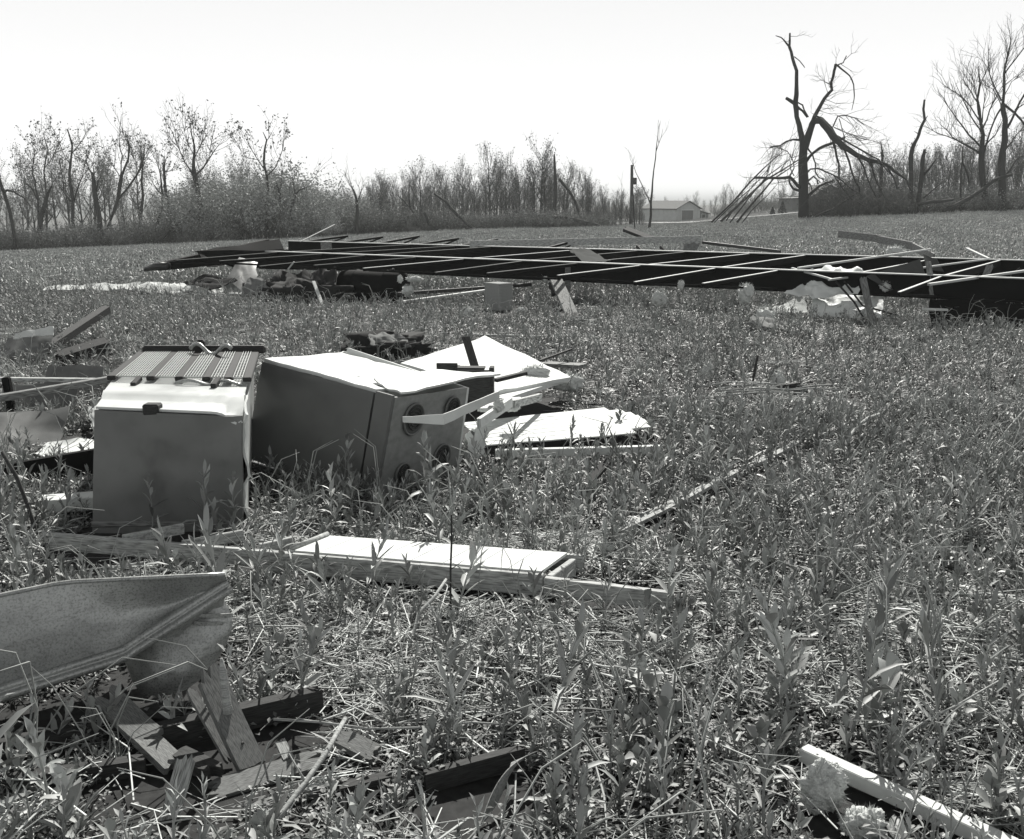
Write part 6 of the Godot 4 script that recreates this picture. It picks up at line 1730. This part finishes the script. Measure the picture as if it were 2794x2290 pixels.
func plants():
	var tone := 0.245
	# every tall weed of the near foreground is a plant of its own
	var protos: Array = []
	for v in 7:
		var o := Node3D.new()
		o.name = "tall_weed"
		var st := tool_()
		var n := R.randi_range(13, 18)
		var ls: Array = []
		for i in n: ls.append(tool_())
		weed(st, ls, [0.26, 0.12, 0.2, 0.15, 0.23, 0.17, 0.29][v], n, [0.10, 0.085, 0.12, 0.075, 0.09, 0.11, 0.095][v], [0.016, 0.026, 0.013, 0.020, 0.022, 0.012, 0.018][v], tone * [1.1, 1.35, 1.2, 0.9, 1.3, 1.4, 1.0][v], true)
		mesh_node("stem", done(st), M["leaf"], o)
		for i in n:
			mesh_node("leaf", done(ls[i]), M["leaf"], o)
		protos.append(o)
	var fixed := [[-0.22, 3.95, 1.25], [-1.1, 2.54, 0.95], [-1.22, 2.62, 0.9], [0.1, 3.0, 1.0], [0.14, 2.6, 0.8], [0.28, 2.62, 0.85], [0.42, 2.8, 1.1], [0.5, 3.2, 1.0], [1.0, 3.0, 1.15], [1.1, 3.1, 1.2], [0.9, 3.25, 1.1], [1.25, 2.9, 1.0],
		[-1.3, 3.9, 1.0], [-1.15, 3.95, 1.05], [-1.02, 4.25, 1.15], [-1.0, 4.4, 1.1], [-1.85, 4.25, 0.9], [-2.05, 4.3, 1.0], [-1.72, 5.0, 0.9], [-1.48, 4.98, 1.1], [-0.75, 5.05, 0.9], [-0.9, 5.3, 1.0], [-0.62, 5.25, 0.8], [-0.35, 5.45, 1.1], [-0.45, 5.5, 1.25], [-0.25, 5.6, 1.0], [-0.16, 5.9, 1.1], [0.02, 6.5, 1.15], [0.35, 6.6, 1.0], [0.6, 6.75, 1.0], [0.75, 7.3, 1.1], [-1.12, 5.5, 0.9], [-1.25, 5.2, 0.8], [-2.2, 4.8, 1.0], [-2.5, 5.6, 1.1], [-2.4, 5.3, 0.9]]
	var spots: Array = []
	for q in fixed: spots.append(q)
	while spots.size() < 150:
		var p := wedge(2.45, 6.2)
		if blocked(p.x, p.y) or weediness(p.x, p.y) < 0.35: continue
		spots.append([p.x, p.y, R.randf_range(0.7, 1.15)])
	for q in spots:
		var o: Node3D = protos[R.randi() % protos.size()].duplicate()
		o.name = numbered("tall_weed")
		add_child(o)
		o.position = W(q[0], terrain(q[0], q[1]) - 0.01, q[1])
		o.rotation = Vector3(R.randf_range(-0.3, 0.3), R.randf() * TAU, R.randf_range(-0.3, 0.3))
		o.scale = Vector3.ONE * float(q[2]) * R.randf_range(0.9, 1.2) * (1.25 if q[1] < 3.8 else 1.05)
		tag(o, "leafy green weed with lance-shaped leaves on an upright stem in the foreground", "weed", "tall leafy weeds of the foreground")
	for pr in protos: pr.free()
	# smaller weeds
	for v in 4:
		var st := tool_()
		weed(st, [], [0.15, 0.21, 0.10, 0.17][v], [12, 16, 9, 22][v], [0.085, 0.075, 0.08, 0.06][v], [0.018, 0.012, 0.026, 0.008][v], tone, v == 0)
		var list: Array = []
		for i in 9200:
			var p: Vector2 = wedge(1.5, 8.0) if i < 2300 else wedge(7.5, 24.0)
			if blocked(p.x, p.y) or R.randf() > weediness(p.x, p.y): continue
			list.append(spot(p.x, p.y, 0.35, 1.2, 0.38, 0.01))
		scatter("weeds", ["dense leafy weeds covering the field, slender upright kind", "dense leafy weeds covering the field, many-leaved kind", "dense leafy weeds covering the field, short broad-leaved kind", "dense leafy weeds covering the field, tall narrow-leaved kind"][v], "weeds", done(st), "leaf", list)
	# rosettes and ground leaves
	for v in 2:
		var st := tool_()
		for i in 9:
			var a := i * 2.4
			var el := R.randf_range(0.15, 0.75)
			add_leaf(st, Vector3.ZERO, Vector3(cos(a) * cos(el), sin(el), sin(a) * cos(el)), R.randf_range(0.05, 0.11), R.randf_range(0.016, 0.03), 0.4, tone * R.randf_range(0.45, 0.75), v == 0)
		var list: Array = []
		for i in 5200:
			var p: Vector2 = wedge(1.5, 8.0) if i < 2700 else wedge(7.5, 20.0)
			if blocked(p.x, p.y): continue
			list.append(spot(p.x, p.y, 0.5, 1.25, 0.25, 0.004))
		scatter("rosette_weeds", ["low rosette weeds between the stems, broad kind", "low rosette weeds between the stems, narrow kind"][v], "weeds", done(st), "leaf", list)
	var cl := tool_()
	for i in 26:
		var a := R.randf() * TAU
		var p := Vector3(cos(a), 0, sin(a)) * 0.12 * sqrt(R.randf()) + Vector3(0, R.randf_range(0.005, 0.05), 0)
		add_leaf(cl, p, Vector3(cos(a * 3.0), R.randf() * 0.8, sin(a * 3.0)).normalized(), R.randf_range(0.012, 0.026), R.randf_range(0.009, 0.016), 0.2, tone * R.randf_range(0.35, 0.7), false)
	var cls: Array = []
	for i in 9000:
		var p: Vector2 = wedge(1.5, 7.0) if i < 5000 else wedge(6.5, 16.0)
		if blocked(p.x, p.y): continue
		cls.append(spot(p.x, p.y, 0.6, 1.3, 0.1))
	scatter("ground_leaves", "tiny clover-like leaves close to the ground", "ground cover", done(cl), "leaf", cls)
	for v in 2:
		var st := tool_()
		grass_clump(st, 12 if v == 0 else 8, 0.13 if v == 0 else 0.2, tone * (0.85 if v == 0 else 1.1), 0.03)
		var list: Array = []
		for i in 11000:
			var p: Vector2 = wedge(1.5, 8.0) if i < 3400 else wedge(7.5, 24.0)
			if blocked(p.x, p.y): continue
			list.append(spot(p.x, p.y, 0.5, 1.25, 0.2, 0.004))
		scatter("grass", ["short fine grass between the weeds", "longer thin grass between the weeds"][v], "grass", done(st), "leaf", list)
	# dry straw lying everywhere
	for v in 3:
		var st := tool_()
		for i in 7:
			straw_blade(st, Vector3(R.randf_range(-0.12, 0.12), R.randf_range(0.005, 0.05), R.randf_range(-0.12, 0.12)), R.randf_range(0.10, 0.42), 0.5)
		var list: Array = []
		for i in 4300:
			var p: Vector2 = wedge(1.5, 5.0) if i < 2400 else wedge(4.5, 18.0)
			if blocked(p.x, p.y): continue
			if R.randf() < 0.25 + 0.6 * weediness(p.x, p.y) - 0.5 * NZ.get_noise_2d(p.x * 1.1 + 70.0, p.y * 1.1): continue
			var sp := spot(p.x, p.y, 0.6, 1.3, 0.12)
			sp[0].basis = Basis(Vector3.UP, R.randf_range(-0.5, 0.5)) * sp[0].basis if R.randf() < 0.3 else sp[0].basis
			list.append(sp)
		scatter("dry_straw", ["pale dry straw lying on the ground, long stalks", "pale dry straw lying on the ground, tangled stalks", "pale dry straw lying on the ground, scattered stalks"][v], "straw", done(st), "straw", list)
	var ds := tool_()
	for i in 3:
		var q := Vector3(R.randf_range(-0.05, 0.05), 0, R.randf_range(-0.05, 0.05))
		var lean := Vector3(R.randf() - 0.5, 0, R.randf() - 0.5) * 0.25
		ds.set_color(vc(0.26))
		add_tube(ds, [q, q + Vector3(0, 0.14, 0) + lean * 0.3, q + Vector3(0, 0.26, 0) + lean, q + Vector3(0, 0.27, 0) + lean * 1.9], [0.0028, 0.0024, 0.002, 0.001], 4, false)
	var dl: Array = []
	for i in 2600:
		var p: Vector2 = wedge(1.5, 7.0) if i < 450 else wedge(6.5, 24.0)
		if blocked(p.x, p.y): continue
		dl.append(spot(p.x, p.y, 0.5, 1.3, 0.5))
	scatter("dead_stalks", "dead dry stalks standing broken among the weeds", "weeds", done(ds), "straw", dl)
	# the field farther off, in patches of many plants
	for v in 4:
		var st := tool_()
		for i in 16:
			weed(st, [], R.randf_range(0.12, 0.26), 8, R.randf_range(0.08, 0.12), 0.026, tone * 1.35, false, Vector3(R.randf_range(-0.65, 0.65), 0, R.randf_range(-0.65, 0.65)))
		for i in 10:
			grass_clump(st, 6, 0.17, tone * 1.4, 0.1, Vector3(R.randf_range(-0.65, 0.65), 0, R.randf_range(-0.65, 0.65)))
		for i in 8:
			straw_blade(st, Vector3(R.randf_range(-0.6, 0.6), R.randf_range(0.06, 0.22), R.randf_range(-0.6, 0.6)), R.randf_range(0.2, 0.5), 0.55)
		var list: Array = []
		for i in 3200:
			var p := wedge(20.0, 112.0)
			if p.x < -0.30 * p.y and p.y > 104.0: continue
			list.append(spot(p.x, p.y, 0.8, 1.35, 0.06, 0.02))
		for i in 900:
			var dd := R.randf_range(-4.0, 100.0)
			var xx := R.randf_range(-1.0, 1.0) * (absf(dd) * 0.9 + 14.0)
			if dd > 1.0 and absf(xx) < 0.52 * dd + 1.6: continue
			if dd <= 1.0 and Vector2(xx, dd).length() < 1.6: continue
			list.append(spot(xx, dd, 0.8, 1.3, 0.06, 0.02))
		scatter("far_field_weeds", ["weeds and grass of the farther field, mixed growth", "weeds and grass of the farther field, taller growth", "weeds and grass of the farther field, thin growth", "weeds and grass of the farther field, tufted growth"][v], "weeds", done(st), "leaf", list)
	var far: Array = []
	var st2 := tool_()
	for i in 30:
		grass_clump(st2, 4, 0.35, tone, 0.2, Vector3(R.randf_range(-1.6, 1.6), 0, R.randf_range(-1.6, 1.6)))
	for i in 3000:
		var d := R.randf_range(105.0, 235.0)
		var x := R.randf_range(-0.02, 0.33) * d
		if absf(x - 22.0) < 60.0 and d > 126.0 and d < 178.0 and R.randf() < 0.75: continue
		far.append(spot(x, d, 0.8, 1.4, 0.05, 0.02))
	scatter("meadow_grass", "grass of the meadow between field and road", "grass", done(st2), "leaf", far)
